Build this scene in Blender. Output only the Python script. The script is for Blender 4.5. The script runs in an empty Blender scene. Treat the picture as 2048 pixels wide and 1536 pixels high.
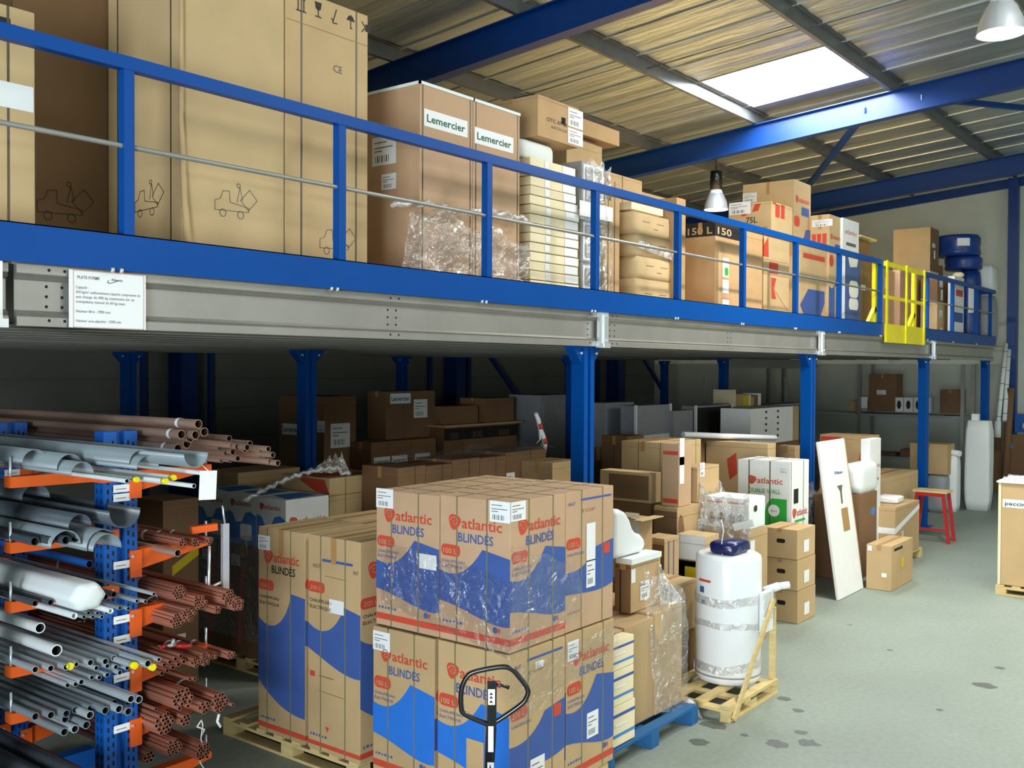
import bpy, bmesh, math, random
from mathutils import Vector, Matrix
random.seed(11)
SC = bpy.context.scene
COL = SC.collection
# ------------------------------------------------------------------ camera
HC = 2.68
YAW, PIT, ROL, FPX = math.radians(38.08), math.radians(-0.9185), math.radians(0.2603), 2000.0
_c, _s = math.cos(YAW), math.sin(YAW)
FW = Vector((_c*math.cos(PIT), _s*math.cos(PIT), math.sin(PIT)))
_r = Vector((_s, -_c, 0)); _u = _r.cross(FW)
RT = _r*math.cos(ROL) + _u*math.sin(ROL)
UP = -_r*math.sin(ROL) + _u*math.cos(ROL)
CAM = Vector((0, 0, HC))
cd = bpy.data.cameras.new('camera'); cam = bpy.data.objects.new('camera', cd); COL.objects.link(cam)
cd.sensor_width = 36; cd.lens = FPX/2048*36; cd.clip_start = 0.05; cd.clip_end = 200
m = Matrix.Identity(4)
for i in range(3):
    m[i][0], m[i][1], m[i][2], m[i][3] = RT[i], UP[i], -FW[i], CAM[i]
cam.matrix_world = m
SC.camera = cam
# ------------------------------------------------------------------ world, lamps, exposure
w = bpy.data.worlds.new('world'); SC.world = w; w.use_nodes = True
w.node_tree.nodes['Background'].inputs[0].default_value = (0.62, 0.74, 0.90, 1)
w.node_tree.nodes['Background'].inputs[1].default_value = 1.0
vs = SC.view_settings
vs.view_transform = 'Standard'; vs.look = 'None'; vs.gamma = 1; vs.use_curve_mapping = False
vs.exposure = 0.0
SC.cycles.max_bounces = 6; SC.cycles.diffuse_bounces = 3; SC.cycles.glossy_bounces = 3
SC.cycles.transparent_max_bounces = 12; SC.cycles.transmission_bounces = 4
SC.cycles.sample_clamp_indirect = 4.0
def area(name, loc, rot, sx, sy, power, col):
    l = bpy.data.lights.new(name, 'AREA'); l.shape = 'RECTANGLE'; l.size = sx; l.size_y = sy
    l.energy = power; l.color = col
    o = bpy.data.objects.new(name, l); COL.objects.link(o); o.location = loc; o.rotation_euler = rot
    return o
R = math.radians
# daylight through the big loading door in the wall behind the camera, and through the rooflights over the aisle
area('door_daylight', (-5.9, -1.3, 1.75), (R(90), 0, R(-90)), 4.0, 3.3, 1280, (0.86, 0.94, 1.0))
area('rooflight_daylight', (3.6, -2.2, 7.35), (0, 0, 0), 2.0, 2.4, 45, (0.93, 0.97, 1.0))
area('rooflight_daylight', (9.2, 0.0, 7.2), (0, 0, 0), 2.0, 2.4, 400, (1.0, 0.97, 0.92))
area('wall_glazing_daylight', (8.5, -8.75, 5.6), (R(90), 0, R(0)), 7.0, 1.5, 190, (1.0, 0.97, 0.91))
area('rooflight_daylight', (16.5, -3.6, 7.4), (0, 0, 0), 2.0, 2.4, 90, (0.93, 0.97, 1.0))
# ------------------------------------------------------------------ ray helper: a photo pixel on a world plane
def ray(px, py):
    return FW + RT*((px-1024)/FPX) + UP*((768-py)/FPX)
def P(px, py, x=None, y=None, z=None, d=None):
    r = ray(px, py)
    if d is not None: t = d
    elif x is not None: t = x/r.x
    elif y is not None: t = y/r.y
    else: t = (z-HC)/r.z
    return CAM + r*t
# ------------------------------------------------------------------ materials
def lin(c):
    o = []
    for v in c[:3]:
        v = v/255
        o.append(v/12.92 if v <= 0.04045 else ((v+0.055)/1.055)**2.4)
    return tuple(o)+(1,)
MATS = {}
def mat(name, rgb, rough=0.6, metal=0.0, var=0.0, scale=8.0, bump=0.0, bscale=60.0, stretch=(1, 1, 1), bstretch=None, spec=None, rnd=0.0, emit=None, coat=0.0):
    m = bpy.data.materials.new(name); m.use_nodes = True
    nt = m.node_tree; N = nt.nodes; L = nt.links
    b = N['Principled BSDF']
    b.inputs['Roughness'].default_value = rough; b.inputs['Metallic'].default_value = metal
    if spec is not None: b.inputs['Specular IOR Level'].default_value = spec
    if coat: b.inputs['Coat Weight'].default_value = coat
    col = lin(rgb); b.inputs['Base Color'].default_value = col
    tc = N.new('ShaderNodeTexCoord')
    if var > 0 or rnd > 0:
        mp = N.new('ShaderNodeMapping'); mp.inputs['Scale'].default_value = stretch
        L.new(tc.outputs['Object'], mp.inputs[0])
        nz = N.new('ShaderNodeTexNoise'); nz.inputs['Scale'].default_value = scale; nz.inputs['Detail'].default_value = 5
        L.new(mp.outputs[0], nz.inputs[0])
        mr = N.new('ShaderNodeMapRange'); mr.inputs[1].default_value = 0.3; mr.inputs[2].default_value = 0.7
        mr.inputs[3].default_value = 1-var; mr.inputs[4].default_value = 1+var
        L.new(nz.outputs[0], mr.inputs[0])
        src = mr.outputs[0]
        if rnd > 0:
            oi = N.new('ShaderNodeObjectInfo'); m2 = N.new('ShaderNodeMapRange')
            m2.inputs[3].default_value = 1-rnd; m2.inputs[4].default_value = 1+rnd
            L.new(oi.outputs['Random'], m2.inputs[0])
            mu = N.new('ShaderNodeMath'); mu.operation = 'MULTIPLY'
            L.new(src, mu.inputs[0]); L.new(m2.outputs[0], mu.inputs[1]); src = mu.outputs[0]
        vm = N.new('ShaderNodeVectorMath'); vm.operation = 'SCALE'; vm.inputs[0].default_value = col[:3]
        L.new(src, vm.inputs['Scale']); L.new(vm.outputs[0], b.inputs['Base Color'])
    if bump > 0:
        mp2 = N.new('ShaderNodeMapping'); mp2.inputs['Scale'].default_value = bstretch or stretch
        L.new(tc.outputs['Object'], mp2.inputs[0])
        n2 = N.new('ShaderNodeTexNoise'); n2.inputs['Scale'].default_value = bscale; n2.inputs['Detail'].default_value = 4
        L.new(mp2.outputs[0], n2.inputs[0])
        bp = N.new('ShaderNodeBump'); bp.inputs['Strength'].default_value = bump; bp.inputs['Distance'].default_value = 0.02
        L.new(n2.outputs[0], bp.inputs['Height']); L.new(bp.outputs[0], b.inputs['Normal'])
    if emit:
        b.inputs['Emission Color'].default_value = lin(emit[0]); b.inputs['Emission Strength'].default_value = emit[1]
    MATS[name] = m
    return m
K = dict(rough=0.75, var=0.07, scale=3, bump=0.10, bscale=5, rnd=0.07)
mat('kraft', (192, 162, 118), **K)
mat('kraft_yellow', (202, 173, 128), **K)
mat('kraft_pink', (198, 162, 128), **K)
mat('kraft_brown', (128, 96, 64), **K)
mat('kraft_orange', (190, 154, 110), **K)
mat('cream_card', (236, 222, 184), **K)
mat('white_card', (236, 238, 236), rough=0.6, var=0.03, rnd=0.03)
mat('tape_tan', (178, 138, 88), rough=0.3)
mat('paper', (238, 240, 240), rough=0.6)
mat('ink_black', (28, 26, 26), rough=0.6)
mat('ink_grey', (105, 98, 88), rough=0.7)
mat('ink_faint', (150, 118, 76), rough=0.7)
mat('ink_green', (24, 92, 70), rough=0.6)
mat('print_blue', (62, 92, 160), rough=0.6, var=0.04)
mat('print_blue_bright', (38, 116, 214), rough=0.6, var=0.04)
mat('print_sky', (72, 132, 204), rough=0.55, var=0.05)
mat('print_red', (204, 74, 52), rough=0.6, var=0.05)
mat('print_green', (40, 170, 60), rough=0.6)
mat('print_yellow', (214, 186, 30), rough=0.6)
mat('strap_green', (122, 118, 82), rough=0.45)
mat('strap_dark', (84, 74, 58), rough=0.45)
mat('blue_paint', (0, 72, 150), spec=0.15, rough=0.4, var=0.04, scale=2, bump=0.02, bscale=200)
mat('blue_dark', (0, 54, 122), rough=0.4, var=0.05)
mat('rack_blue', (6, 84, 168), rough=0.4, var=0.05)
mat('orange_paint', (232, 96, 26), rough=0.42, var=0.05)
mat('yellow_paint', (236, 222, 20), rough=0.4, var=0.04)
mat('red_paint', (178, 34, 36), rough=0.4)
mat('galv', (160, 158, 152), rough=0.42, metal=0.55, var=0.08, scale=3, bump=0.03, bscale=40)
mat('galv_bright', (216, 222, 226), rough=0.3, metal=0.6, var=0.05)
mat('purlin_grey', (120, 122, 122), rough=0.5, metal=0.5, var=0.1, scale=4)
mat('dark_hole', (14, 14, 16), rough=0.9)
mat('foil', (196, 206, 204), rough=0.38, metal=0.8, var=0.20, scale=1.6, stretch=(2.5, 0.35, 1), bump=0.9, bscale=3.4, bstretch=(3.4, 0.45, 1))
mat('copper', (190, 128, 104), rough=0.42, metal=0.35, var=0.16, scale=9, stretch=(4, .6, 4), rnd=0.12)
mat('copper_old', (190, 158, 140), rough=0.42, metal=0.4, var=0.16, scale=6, stretch=(4, .6, 4), rnd=0.12)
mat('copper_in', (60, 34, 24), rough=0.7)
mat('pvc_grey', (122, 134, 140), rough=0.36, var=0.06, scale=4, rnd=0.05)
mat('pvc_dark', (72, 80, 88), rough=0.36, var=0.08, rnd=0.05)
mat('pvc_white', (226, 232, 232), rough=0.33, rnd=0.03)
mat('steel_tube', (186, 198, 204), rough=0.3, metal=0.35, var=0.08, rnd=0.1)
mat('wood', (214, 190, 132), rough=0.7, var=0.12, scale=6, stretch=(1, 1, 8), bump=0.08, bscale=30)
mat('wood_blue', (30, 96, 150), rough=0.7, var=0.12, scale=6)
mat('plywood', (196, 164, 112), rough=0.7, var=0.1, scale=4)
mat('enamel_white', (240, 244, 246), rough=0.25, spec=0.6)
mat('foam_white', (232, 238, 236), rough=0.8, bump=0.05, bscale=80)
mat('black_gloss', (16, 17, 20), rough=0.25, spec=0.7)
mat('grey_plastic', (150, 150, 148), rough=0.45, var=0.1, scale=12)
mat('barrel_blue', (20, 58, 132), rough=0.35, var=0.25, scale=6, bump=0.25, bscale=12)
mat('bag_navy', (18, 30, 84), rough=0.25, bump=0.4, bscale=14)
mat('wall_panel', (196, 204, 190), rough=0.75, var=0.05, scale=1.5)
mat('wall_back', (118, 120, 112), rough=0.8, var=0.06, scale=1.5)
mat('appliance_grey', (150, 154, 158), rough=0.5, var=0.05)
mat('deck_under', (150, 148, 138), rough=0.6, var=0.08)
# floor: worn grey concrete with a few dark oil spots scattered by position
def floor_mat():
    m = mat('concrete', (138, 149, 138), rough=0.62, var=0.07, scale=1.1, bump=0.05, bscale=40)
    nt = m.node_tree; N = nt.nodes; L = nt.links; b = N['Principled BSDF']
    src = b.inputs['Base Color'].links[0].from_socket
    tc = [n for n in N if n.type == 'TEX_COORD'][0]
    v = N.new('ShaderNodeTexNoise'); v.inputs['Scale'].default_value = 22; v.inputs['Detail'].default_value = 6
    L.new(tc.outputs['Object'], v.inputs[0])
    mr = N.new('ShaderNodeMapRange'); mr.inputs[1].default_value = .35; mr.inputs[2].default_value = .7; mr.inputs[3].default_value = .93; mr.inputs[4].default_value = 1.06
    L.new(v.outputs[0], mr.inputs[0])
    vm = N.new('ShaderNodeVectorMath'); vm.operation = 'SCALE'; L.new(src, vm.inputs[0]); L.new(mr.outputs[0], vm.inputs['Scale'])
    L.new(vm.outputs[0], b.inputs['Base Color'])
floor_mat()
mat('oil_stain', (92, 98, 92), rough=0.5, var=0.15, scale=30)
def film_mat(name, clear, shine, milk):
    """clear film: mostly see-through, crinkle glints and a little haze of its own"""
    m = bpy.data.materials.new(name); m.use_nodes = True; nt = m.node_tree; N = nt.nodes; L = nt.links
    out = N['Material Output']; N.remove(N['Principled BSDF'])
    tc = N.new('ShaderNodeTexCoord')
    n2 = N.new('ShaderNodeTexNoise'); n2.inputs['Scale'].default_value = 8; n2.inputs['Detail'].default_value = 5; n2.inputs['Distortion'].default_value = 1.8
    L.new(tc.outputs['Object'], n2.inputs[0])
    bp = N.new('ShaderNodeBump'); bp.inputs['Strength'].default_value = 1.0; bp.inputs['Distance'].default_value = 0.05
    L.new(n2.outputs[0], bp.inputs['Height'])
    g = N.new('ShaderNodeBsdfGlossy'); g.inputs['Roughness'].default_value = 0.14; g.inputs['Color'].default_value = (1, 1, 1, 1); L.new(bp.outputs[0], g.inputs['Normal'])
    df = N.new('ShaderNodeBsdfDiffuse'); df.inputs['Color'].default_value = (.85, .86, .88, 1); L.new(bp.outputs[0], df.inputs['Normal'])
    tr = N.new('ShaderNodeBsdfTransparent'); tr.inputs['Color'].default_value = (.97, .97, .97, 1)
    mr = N.new('ShaderNodeMapRange'); mr.inputs[1].default_value = .45; mr.inputs[2].default_value = .8; mr.inputs[3].default_value = milk*.3; mr.inputs[4].default_value = milk*2
    L.new(n2.outputs[0], mr.inputs[0])
    m1 = N.new('ShaderNodeMixShader'); L.new(mr.outputs[0], m1.inputs[0]); L.new(tr.outputs[0], m1.inputs[1]); L.new(df.outputs[0], m1.inputs[2])
    m2 = N.new('ShaderNodeMixShader'); m2.inputs[0].default_value = shine; L.new(m1.outputs[0], m2.inputs[1]); L.new(g.outputs[0], m2.inputs[2])
    L.new(m2.outputs[0], out.inputs[0]); MATS[name] = m
film_mat('film_clear', 1, 0.13, 0.03)
film_mat('film', 1, 0.22, 0.12)
film_mat('film_dense', 1, 0.30, 0.42)
# ------------------------------------------------------------------ mesh building
class MB:
    def __init__(s): s.v = []; s.f = []; s.m = []; s.names = []; s.smooth = []
    def mi(s, name):
        if name not in s.names: s.names.append(name)
        return s.names.index(name)
    def add(s, vs, fs, mt, smooth=False):
        o = len(s.v); k = s.mi(mt)
        s.v += [tuple(v) for v in vs]
        for f in fs: s.f.append([i+o for i in f]); s.m.append(k); s.smooth.append(smooth)
    def box(s, a, b, mt):
        x0, y0, z0 = a; x1, y1, z1 = b
        s.add([(x0,y0,z0),(x1,y0,z0),(x1,y1,z0),(x0,y1,z0),(x0,y0,z1),(x1,y0,z1),(x1,y1,z1),(x0,y1,z1)],
              [(0,3,2,1),(4,5,6,7),(0,1,5,4),(1,2,6,5),(2,3,7,6),(3,0,4,7)], mt)
    def bar(s, p, q, w, h, mt, up=(0, 0, 1)):
        p = Vector(p); q = Vector(q); d = (q-p).normalized(); u = Vector(up)
        sd = d.cross(u)
        if sd.length < 1e-4: sd = d.cross(Vector((1, 0, 0)))
        sd.normalize(); u = sd.cross(d)
        vs = []
        for e in (p, q):
            for a, b in ((-1,-1),(1,-1),(1,1),(-1,1)): vs.append(e + sd*(a*w/2) + u*(b*h/2))
        s.add(vs, [(3,2,1,0),(4,5,6,7),(0,1,5,4),(1,2,6,5),(2,3,7,6),(3,0,4,7)], mt)
    def tube(s, pts, r, mt, n=10, caps=True):
        pts = [Vector(p) for p in pts]; o = len(s.v); k = s.mi(mt); rr = r if isinstance(r, (list, tuple)) else [r]*len(pts)
        prev = None
        for i, p in enumerate(pts):
            d = (pts[min(i+1, len(pts)-1)] - pts[max(i-1, 0)])
            if d.length < 1e-9: d = Vector((0, 0, 1))
            d.normalize()
            a = prev if prev is not None else (Vector((0, 0, 1)) if abs(d.z) < .9 else Vector((1, 0, 0)))
            x = a - d*a.dot(d); x.normalize(); prev = x; y = d.cross(x)
            for j in range(n):
                t = 2*math.pi*j/n; s.v.append(tuple(p + x*(rr[i]*math.cos(t)) + y*(rr[i]*math.sin(t))))
        for i in range(len(pts)-1):
            for j in range(n):
                a = o+i*n+j; b = o+i*n+(j+1) % n
                s.f.append([a, b, b+n, a+n]); s.m.append(k); s.smooth.append(True)
        if caps:
            s.f.append([o+j for j in range(n)][::-1]); s.m.append(k); s.smooth.append(False)
            e = o+(len(pts)-1)*n
            s.f.append([e+j for j in range(n)]); s.m.append(k); s.smooth.append(False)
    def lathe(s, prof, mt, n=24, c=(0, 0, 0)):
        o = len(s.v); k = s.mi(mt)
        for r, z in prof:
            for j in range(n):
                t = 2*math.pi*j/n; s.v.append((c[0]+r*math.cos(t), c[1]+r*math.sin(t), c[2]+z))
        for i in range(len(prof)-1):
            for j in range(n):
                a = o+i*n+j; b = o+i*n+(j+1) % n
                s.f.append([a, b, b+n, a+n]); s.m.append(k); s.smooth.append(True)
    def prism(s, prof, axis, a, b, mt):
        """closed 2D profile extruded along an axis ('x': prof=(y,z); 'y': prof=(x,z); 'z': prof=(x,y))"""
        def mk(p, t): return {'x': (t, p[0], p[1]), 'y': (p[0], t, p[1]), 'z': (p[0], p[1], t)}[axis]
        n = len(prof)
        vs = [mk(p, a) for p in prof]+[mk(p, b) for p in prof]
        fs = [tuple(range(n))[::-1], tuple(range(n, 2*n))]+[(i, (i+1) % n, (i+1) % n+n, i+n) for i in range(n)]
        s.add(vs, fs, mt)
    def build(s, name, parent=None, loc=None, rot=None, recalc=True):
        me = bpy.data.meshes.new(name)
        me.from_pydata(s.v, [], s.f)
        for n in s.names: me.materials.append(MATS[n])
        for p, k, sm in zip(me.polygons, s.m, s.smooth): p.material_index = k; p.use_smooth = sm
        if recalc:
            bm = bmesh.new(); bm.from_mesh(me); bmesh.ops.recalc_face_normals(bm, faces=bm.faces); bm.to_mesh(me); bm.free()
        me.update()
        o = bpy.data.objects.new(name, me); COL.objects.link(o)
        if parent is not None: o.parent = parent
        if loc is not None: o.location = loc
        if rot is not None: o.rotation_euler = rot
        return o
def tag(o, label, cat, group=None, kind=None):
    if label: o['label'] = label
    if cat: o['category'] = cat
    if group: o['group'] = group
    if kind: o['kind'] = kind
    return o
def struct(o): o['kind'] = 'structure'; return o
def empty(name, loc, label=None, cat=None, group=None, rz=0):
    o = bpy.data.objects.new(name, None); COL.objects.link(o); o.location = loc; o.rotation_euler = (0, 0, rz)
    o.empty_display_size = .1
    return tag(o, label, cat, group)
def copy_tree(o, parent=None):
    c = o.copy(); COL.objects.link(c)
    if parent is not None: c.parent = parent
    for ch in list(o.children): copy_tree(ch, c)
    return c
# text as flat mesh outlines from the built-in face
_TX = {}
def text_mesh(st, bold=0.0):
    key = (st, bold)
    if key not in _TX:
        cu = bpy.data.curves.new('t', 'FONT'); cu.body = st; cu.resolution_u = 2; cu.offset = bold
        ob = bpy.data.objects.new('t', cu)
        me = bpy.data.meshes.new_from_object(ob)
        vs = [(v.co.x, v.co.y) for v in me.vertices]; fs = [tuple(p.vertices) for p in me.polygons]
        bpy.data.objects.remove(ob); bpy.data.curves.remove(cu); bpy.data.meshes.remove(me)
        x0 = min(v[0] for v in vs); x1 = max(v[0] for v in vs)
        _TX[key] = ([(x-x0, y) for x, y in vs], fs, x1-x0)
    return _TX[key]
class Face:
    """a flat printed face: origin, right, up, outward, width, height; a,b are fractions"""
    def __init__(s, mb, o, u, v, n, w, h, off=0.0015):
        s.mb, s.o, s.u, s.v, s.n, s.w, s.h, s.off = mb, Vector(o), Vector(u), Vector(v), Vector(n), w, h, off
    def pt(s, x, y, k=1.0): return s.o + s.u*x + s.v*y + s.n*(s.off*k)
    def poly(s, pts, mt, k=1.0):
        s.mb.add([s.pt(a*s.w, b*s.h, k) for a, b in pts], [tuple(range(len(pts)))], mt)
    def rect(s, a0, b0, a1, b1, mt, k=1.0): s.poly([(a0, b0), (a1, b0), (a1, b1), (a0, b1)], mt, k)
    def rrect(s, a0, b0, a1, b1, mt, k=1.0, r=None):
        rx = (r or 0.4*(b1-b0)*s.h)/s.w; ry = (r or 0.4*(b1-b0)*s.h)/s.h; pts = []
        for cx, cy, t0 in ((a1-rx, b1-ry, 0), (a0+rx, b1-ry, 90), (a0+rx, b0+ry, 180), (a1-rx, b0+ry, 270)):
            for i in range(5):
                t = math.radians(t0+i*22.5); pts.append((cx+rx*math.cos(t), cy+ry*math.sin(t)))
        s.poly(pts, mt, k)
    def text(s, st, a, b, size, mt, k=2.0, width=None, bold=0.0, sx=1.0, shear=0.0):
        vs, fs, w = text_mesh(st, bold)
        if width: sx = width*s.w/(w*size)
        s.mb.add([s.pt(a*s.w + (x+shear*y)*size*sx, b*s.h + y*size, k) for x, y in vs], fs, mt)
    def line(s, pts, wd, mt, k=1.5):
        for (a0, b0), (a1, b1) in zip(pts, pts[1:]):
            p = Vector((a0*s.w, b0*s.h)); q = Vector((a1*s.w, b1*s.h)); d = q-p
            if d.length < 1e-6: continue
            n = Vector((-d.y, d.x)).normalized()*wd/2; e = d.normalized()*wd*.3
            s.mb.add([s.pt(*(c), k) for c in ((p-n-e), (q-n+e), (q+n+e), (p+n-e))], [(0, 1, 2, 3)], mt)
def curve(p0, p1, p2, p3, n=8):
    out = []
    for i in range(n+1):
        t = i/n; a = (1-t)**3; b = 3*(1-t)**2*t; c = 3*(1-t)*t*t; d = t**3
        out.append((a*p0[0]+b*p1[0]+c*p2[0]+d*p3[0], a*p0[1]+b*p1[1]+c*p2[1]+d*p3[1]))
    return out
# ------------------------------------------------------------------ printed designs
def logo(f, a, b, size, mt='print_red', width=None):
    """round spiral mark and the maker's word beside it"""
    r = size*0.52; ca, cb = a*f.w + r, b*f.h + size*0.36
    pts = []
    for i in range(16):
        t = 2*math.pi*i/16; q = r*(1+.12*math.sin(3*t+.6)); pts.append(((ca+q*math.cos(t))/f.w, (cb+q*math.sin(t))/f.h))
    f.poly(pts, mt)
    sp = [((ca+r*(.12+.055*i)*math.cos(.75*i+1))/f.w, (cb+r*(.12+.055*i)*math.sin(.75*i+1))/f.h) for i in range(12)]
    f.line(sp, size*.055, 'kraft' if mt == 'print_red' else 'paper', 2)
    wd = None
    if width: wd = width - (2.25*r)/f.w
    f.text('atlantic', a+2.25*r/f.w, b, size, mt, width=wd, bold=.012)
def small_icons(f, b, size, mt='print_blue', a=.04, n=6):
    for i in range(n):
        x = a + i*size*1.45/f.w
        if i % 2: f.rect(x, b, x+size/f.w, b+size*.8/f.h, mt)
        else: f.poly([(x, b), (x+size/f.w, b), (x+size*.5/f.w, b+size/f.h)], mt)
def blindes(f, litre='100 L', blue='print_blue', base=.25, full=True):
    sz = f.w*0.165
    logo(f, .13, .79, sz, width=.76)
    f.text('BLINDÉS', .27, .695, sz*.86, 'print_blue', width=.5, bold=.01)
    f.rrect(.02, .585, .30, .665, 'print_red'); f.text(litre, .055, .603, sz*.5, 'kraft', k=3, width=.2, bold=.01)
    f.text('CHAUFFE-EAU', .03, .54, sz*.28, 'print_blue', width=.34); f.text('ÉLECTRIQUE', .03, .505, sz*.28, 'print_blue', width=.31)
    top = curve((0, base+.21), (.22, base+.17), (.40, base+.2), (.62, base+.39), 9)
    bot = curve((1, base-.1), (.7, base-.13), (.45, base-.03), (0, base), 9)
    f.poly(top+[(1, base+.35)]+bot, blue)
    small_icons(f, .125, f.w*.035)
    f.rect(0, .045, 1, .09, 'print_red')
    f.poly([(.80+.035*math.cos(t*.524), .135+.035*f.w/f.h*math.sin(t*.524)) for t in range(12)], 'print_blue')
    f.rect(.84, .12, .87, .15, 'print_red', 2)
def blindes_back(f, litre='100 L'):
    base = .27
    f.rect(.30, .925, .95, .94, 'print_blue'); f.text('HAUT', .05, .90, f.w*.06, 'print_blue', width=.14); f.text('TOP', .30, .84, f.w*.05, 'ink_faint', width=.3)
    f.rrect(.02, .585, .30, .665, 'print_red'); f.text(litre, .055, .603, f.w*.08, 'kraft', k=3, width=.2, bold=.01)
    f.text('CHAUFFE-EAU', .03, .54, f.w*.045, 'print_blue', width=.34)
    top = curve((0, base+.16), (.22, base+.14), (.45, base+.17), (.62, base+.30), 9)
    bot = curve((1, base-.0), (.7, base-.05), (.45, base-.02), (0, base+.0), 9)
    f.poly(top+[(1, base+.33)]+bot, 'print_blue'); f.rect(.78, .50, .92, .58, 'print_red', 2); small_icons(f, .125, f.w*.03, 'ink_faint')
def blindes_notch(f):
    blindes(f, '100 L', 'print_blue_bright', .27); f.rect(.42, .1, .66, .42, 'kraft', 2)
def blindes_tall(f, litre='200 L', base=.12, blue='print_blue'):
    sz = f.w*0.19
    logo(f, .12, .84, sz, width=.76)
    f.text('BLINDÉS', .3, .785, sz*.8, 'ink_black', width=.5, bold=.01)
    f.rrect(.0, .695, .34, .745, 'print_red'); f.text(litre, .05, .708, sz*.42, 'kraft', k=3, width=.22)
    f.text('CHAUFFE-EAU', .04, .655, sz*.3, 'ink_black', width=.42); f.text('ÉLECTRIQUE', .04, .625, sz*.3, 'ink_black', width=.42)
    top = curve((0, .56), (.2, .5), (.56, .5), (.72, .70), 10)
    bot = curve((1, base), (.7, base), (.4, base+.02), (0, base+.13), 9)
    f.poly(top+[(1, .69)]+bot, blue)
    f.rect(0, .02, 1, .045, 'print_red'); small_icons(f, .065, f.w*.04)
def tall_back(f, litre='200 L'):
    sz = f.w*.1
    f.rect(.28, .885, .86, .897, 'print_blue'); f.text('HAUT', .1, .85, sz*.8, 'ink_grey', width=.15); f.text('HAUT', .87, .85, sz*.7, 'ink_grey', width=.1)
    f.line([(.35, .82), (.75, .815)], .004, 'ink_faint')
    f.rrect(.0, .735, .33, .785, 'print_red'); f.text(litre, .05, .748, sz*.75, 'kraft', k=3, width=.22)
    f.text('CHAUFFE-EAU', .04, .69, sz*.62, 'ink_black', width=.42); f.text('ÉLECTRIQUE', .04, .66, sz*.62, 'ink_black', width=.42)
    top = curve((0, .59), (.2, .54), (.5, .54), (.70, .69), 10)
    bot = curve((1, .38), (.7, .37), (.4, .42), (0, .47), 9)
    f.poly(top+[(1, .67)]+bot, 'print_blue'); f.rect(.04, .34, .14, .365, 'print_red'); f.line([(.22, .35), (.5, .35)], .008, 'ink_faint'); f.line([(.2, .28), (.7, .275)], .004, 'ink_faint'); f.poly([(.34, .12), (.42, .12), (.38, .095)], 'print_red'); f.rect(0, .02, 1, .04, 'print_red'); small_icons(f, .065, f.w*.04)
def truck(f, a, b, sc, mt='ink_grey'):
    """line drawing of a little flatbed truck with a tipped crate"""
    def L(pts): f.line([(a+x*sc/f.w, b+y*sc/f.h) for x, y in pts], .004, mt)
    L([(0,.2),(0,.42),(.15,.48),(.22,.66),(.4,.68),(.42,.42),(.95,.34),(.95,.24),(0,.2)])
    for cx in (.22, .72): L([(cx+.09*math.cos(t*.7), .15+.09*math.sin(t*.7)) for t in range(10)])
    L([(.72,.5),(.98,.78),(1.2,.55),(.95,.28),(.72,.5)]); L([(.62,.45),(.7,.8),(.78,.5)]); L([(.66+.05*math.cos(t*.9), .84+.05*math.sin(t*.9)) for t in range(8)])
def handling(f, b, sc, mt='ink_black', a=.05, only=5):
    """handling marks: arrows up, glass, hook, umbrella, crate"""
    def L(k, pts): f.line([(a+(x+k*1.45)*sc/f.w, b+y*sc/f.h) for x, y in pts], .008, mt)
    def Q(k, pts): f.poly([(a+(x+k*1.45)*sc/f.w, b+y*sc/f.h) for x, y in pts], mt)
    L(0, [(0,0),(.8,0)]); L(0, [(.15,.05),(.15,1)]); L(0, [(.62,.05),(.62,1)]); Q(0, [(0,.75),(.3,.75),(.15,1.05)]); Q(0, [(.47,.75),(.77,.75),(.62,1.05)])
    if only > 1: Q(1, [(.1,1),(.7,1),(.62,.55),(.4,.42),(.18,.55)]); L(1, [(.4,.45),(.4,.05)]); L(1, [(.15,.03),(.65,.03)])
    if only > 2: L(2, [(.2,0),(.6,0)]); L(2, [(.25,.1),(.55,.95)]); L(2, [(.25,.1),(.1,.25)])
    if only > 3: Q(3, [(0,.55),(.2,.85),(.4,.95),(.6,.85),(.8,.55)]); L(3, [(.4,.6),(.4,.05),(.52,.05)])
    if only > 4: Q(4, [(.3,.2),(.8,.2),(.8,.7),(.3,.7)]); L(4, [(0,.1),(.25,.4)]); L(4, [(0,.8),(.25,.5)])
# ------------------------------------------------------------------ cartons
def bevel_box(mb, w, l, h, mt, r=0.006, sag=0.0):
    bm = bmesh.new()
    bmesh.ops.create_cube(bm, size=1)
    for v in bm.verts: v.co = Vector((v.co.x*w, v.co.y*l, (v.co.z+.5)*h))
    if sag:
        bmesh.ops.subdivide_edges(bm, edges=bm.edges[:], cuts=3, use_grid_fill=True)
        for v in bm.verts:
            t = math.sin(math.pi*min(1, max(0, v.co.z/h)))
            v.co.x *= 1+sag*.35*t; v.co.y *= 1+sag*.35*t
            e = (1-abs(2*v.co.x/w)**2)*(1-abs(2*v.co.y/l)**2)
            if v.co.z > h*.9: v.co.z -= sag*h*.5*max(0, e)
            v.co += Vector((random.uniform(-1, 1), random.uniform(-1, 1), 0))*sag*.02
    else:
        bmesh.ops.bevel(bm, geom=bm.edges[:], offset=min(r, w*.2, l*.2, h*.2), segments=2, affect='EDGES', profile=.7)
    bm.verts.index_update()
    mb.add([v.co.copy() for v in bm.verts], [[v.index for v in f.verts] for f in bm.faces], mt, smooth=bool(sag))
    bm.free()
def faces(mb, w, l, h, off=.0015):
    return {'L': Face(mb, (-w/2, l/2, 0), (0, -1, 0), (0, 0, 1), (-1, 0, 0), l, h, off),
            'F': Face(mb, (-w/2, -l/2, 0), (1, 0, 0), (0, 0, 1), (0, -1, 0), w, h, off),
            'T': Face(mb, (-w/2, -l/2, h), (1, 0, 0), (0, 1, 0), (0, 0, 1), w, l, off)}
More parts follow.
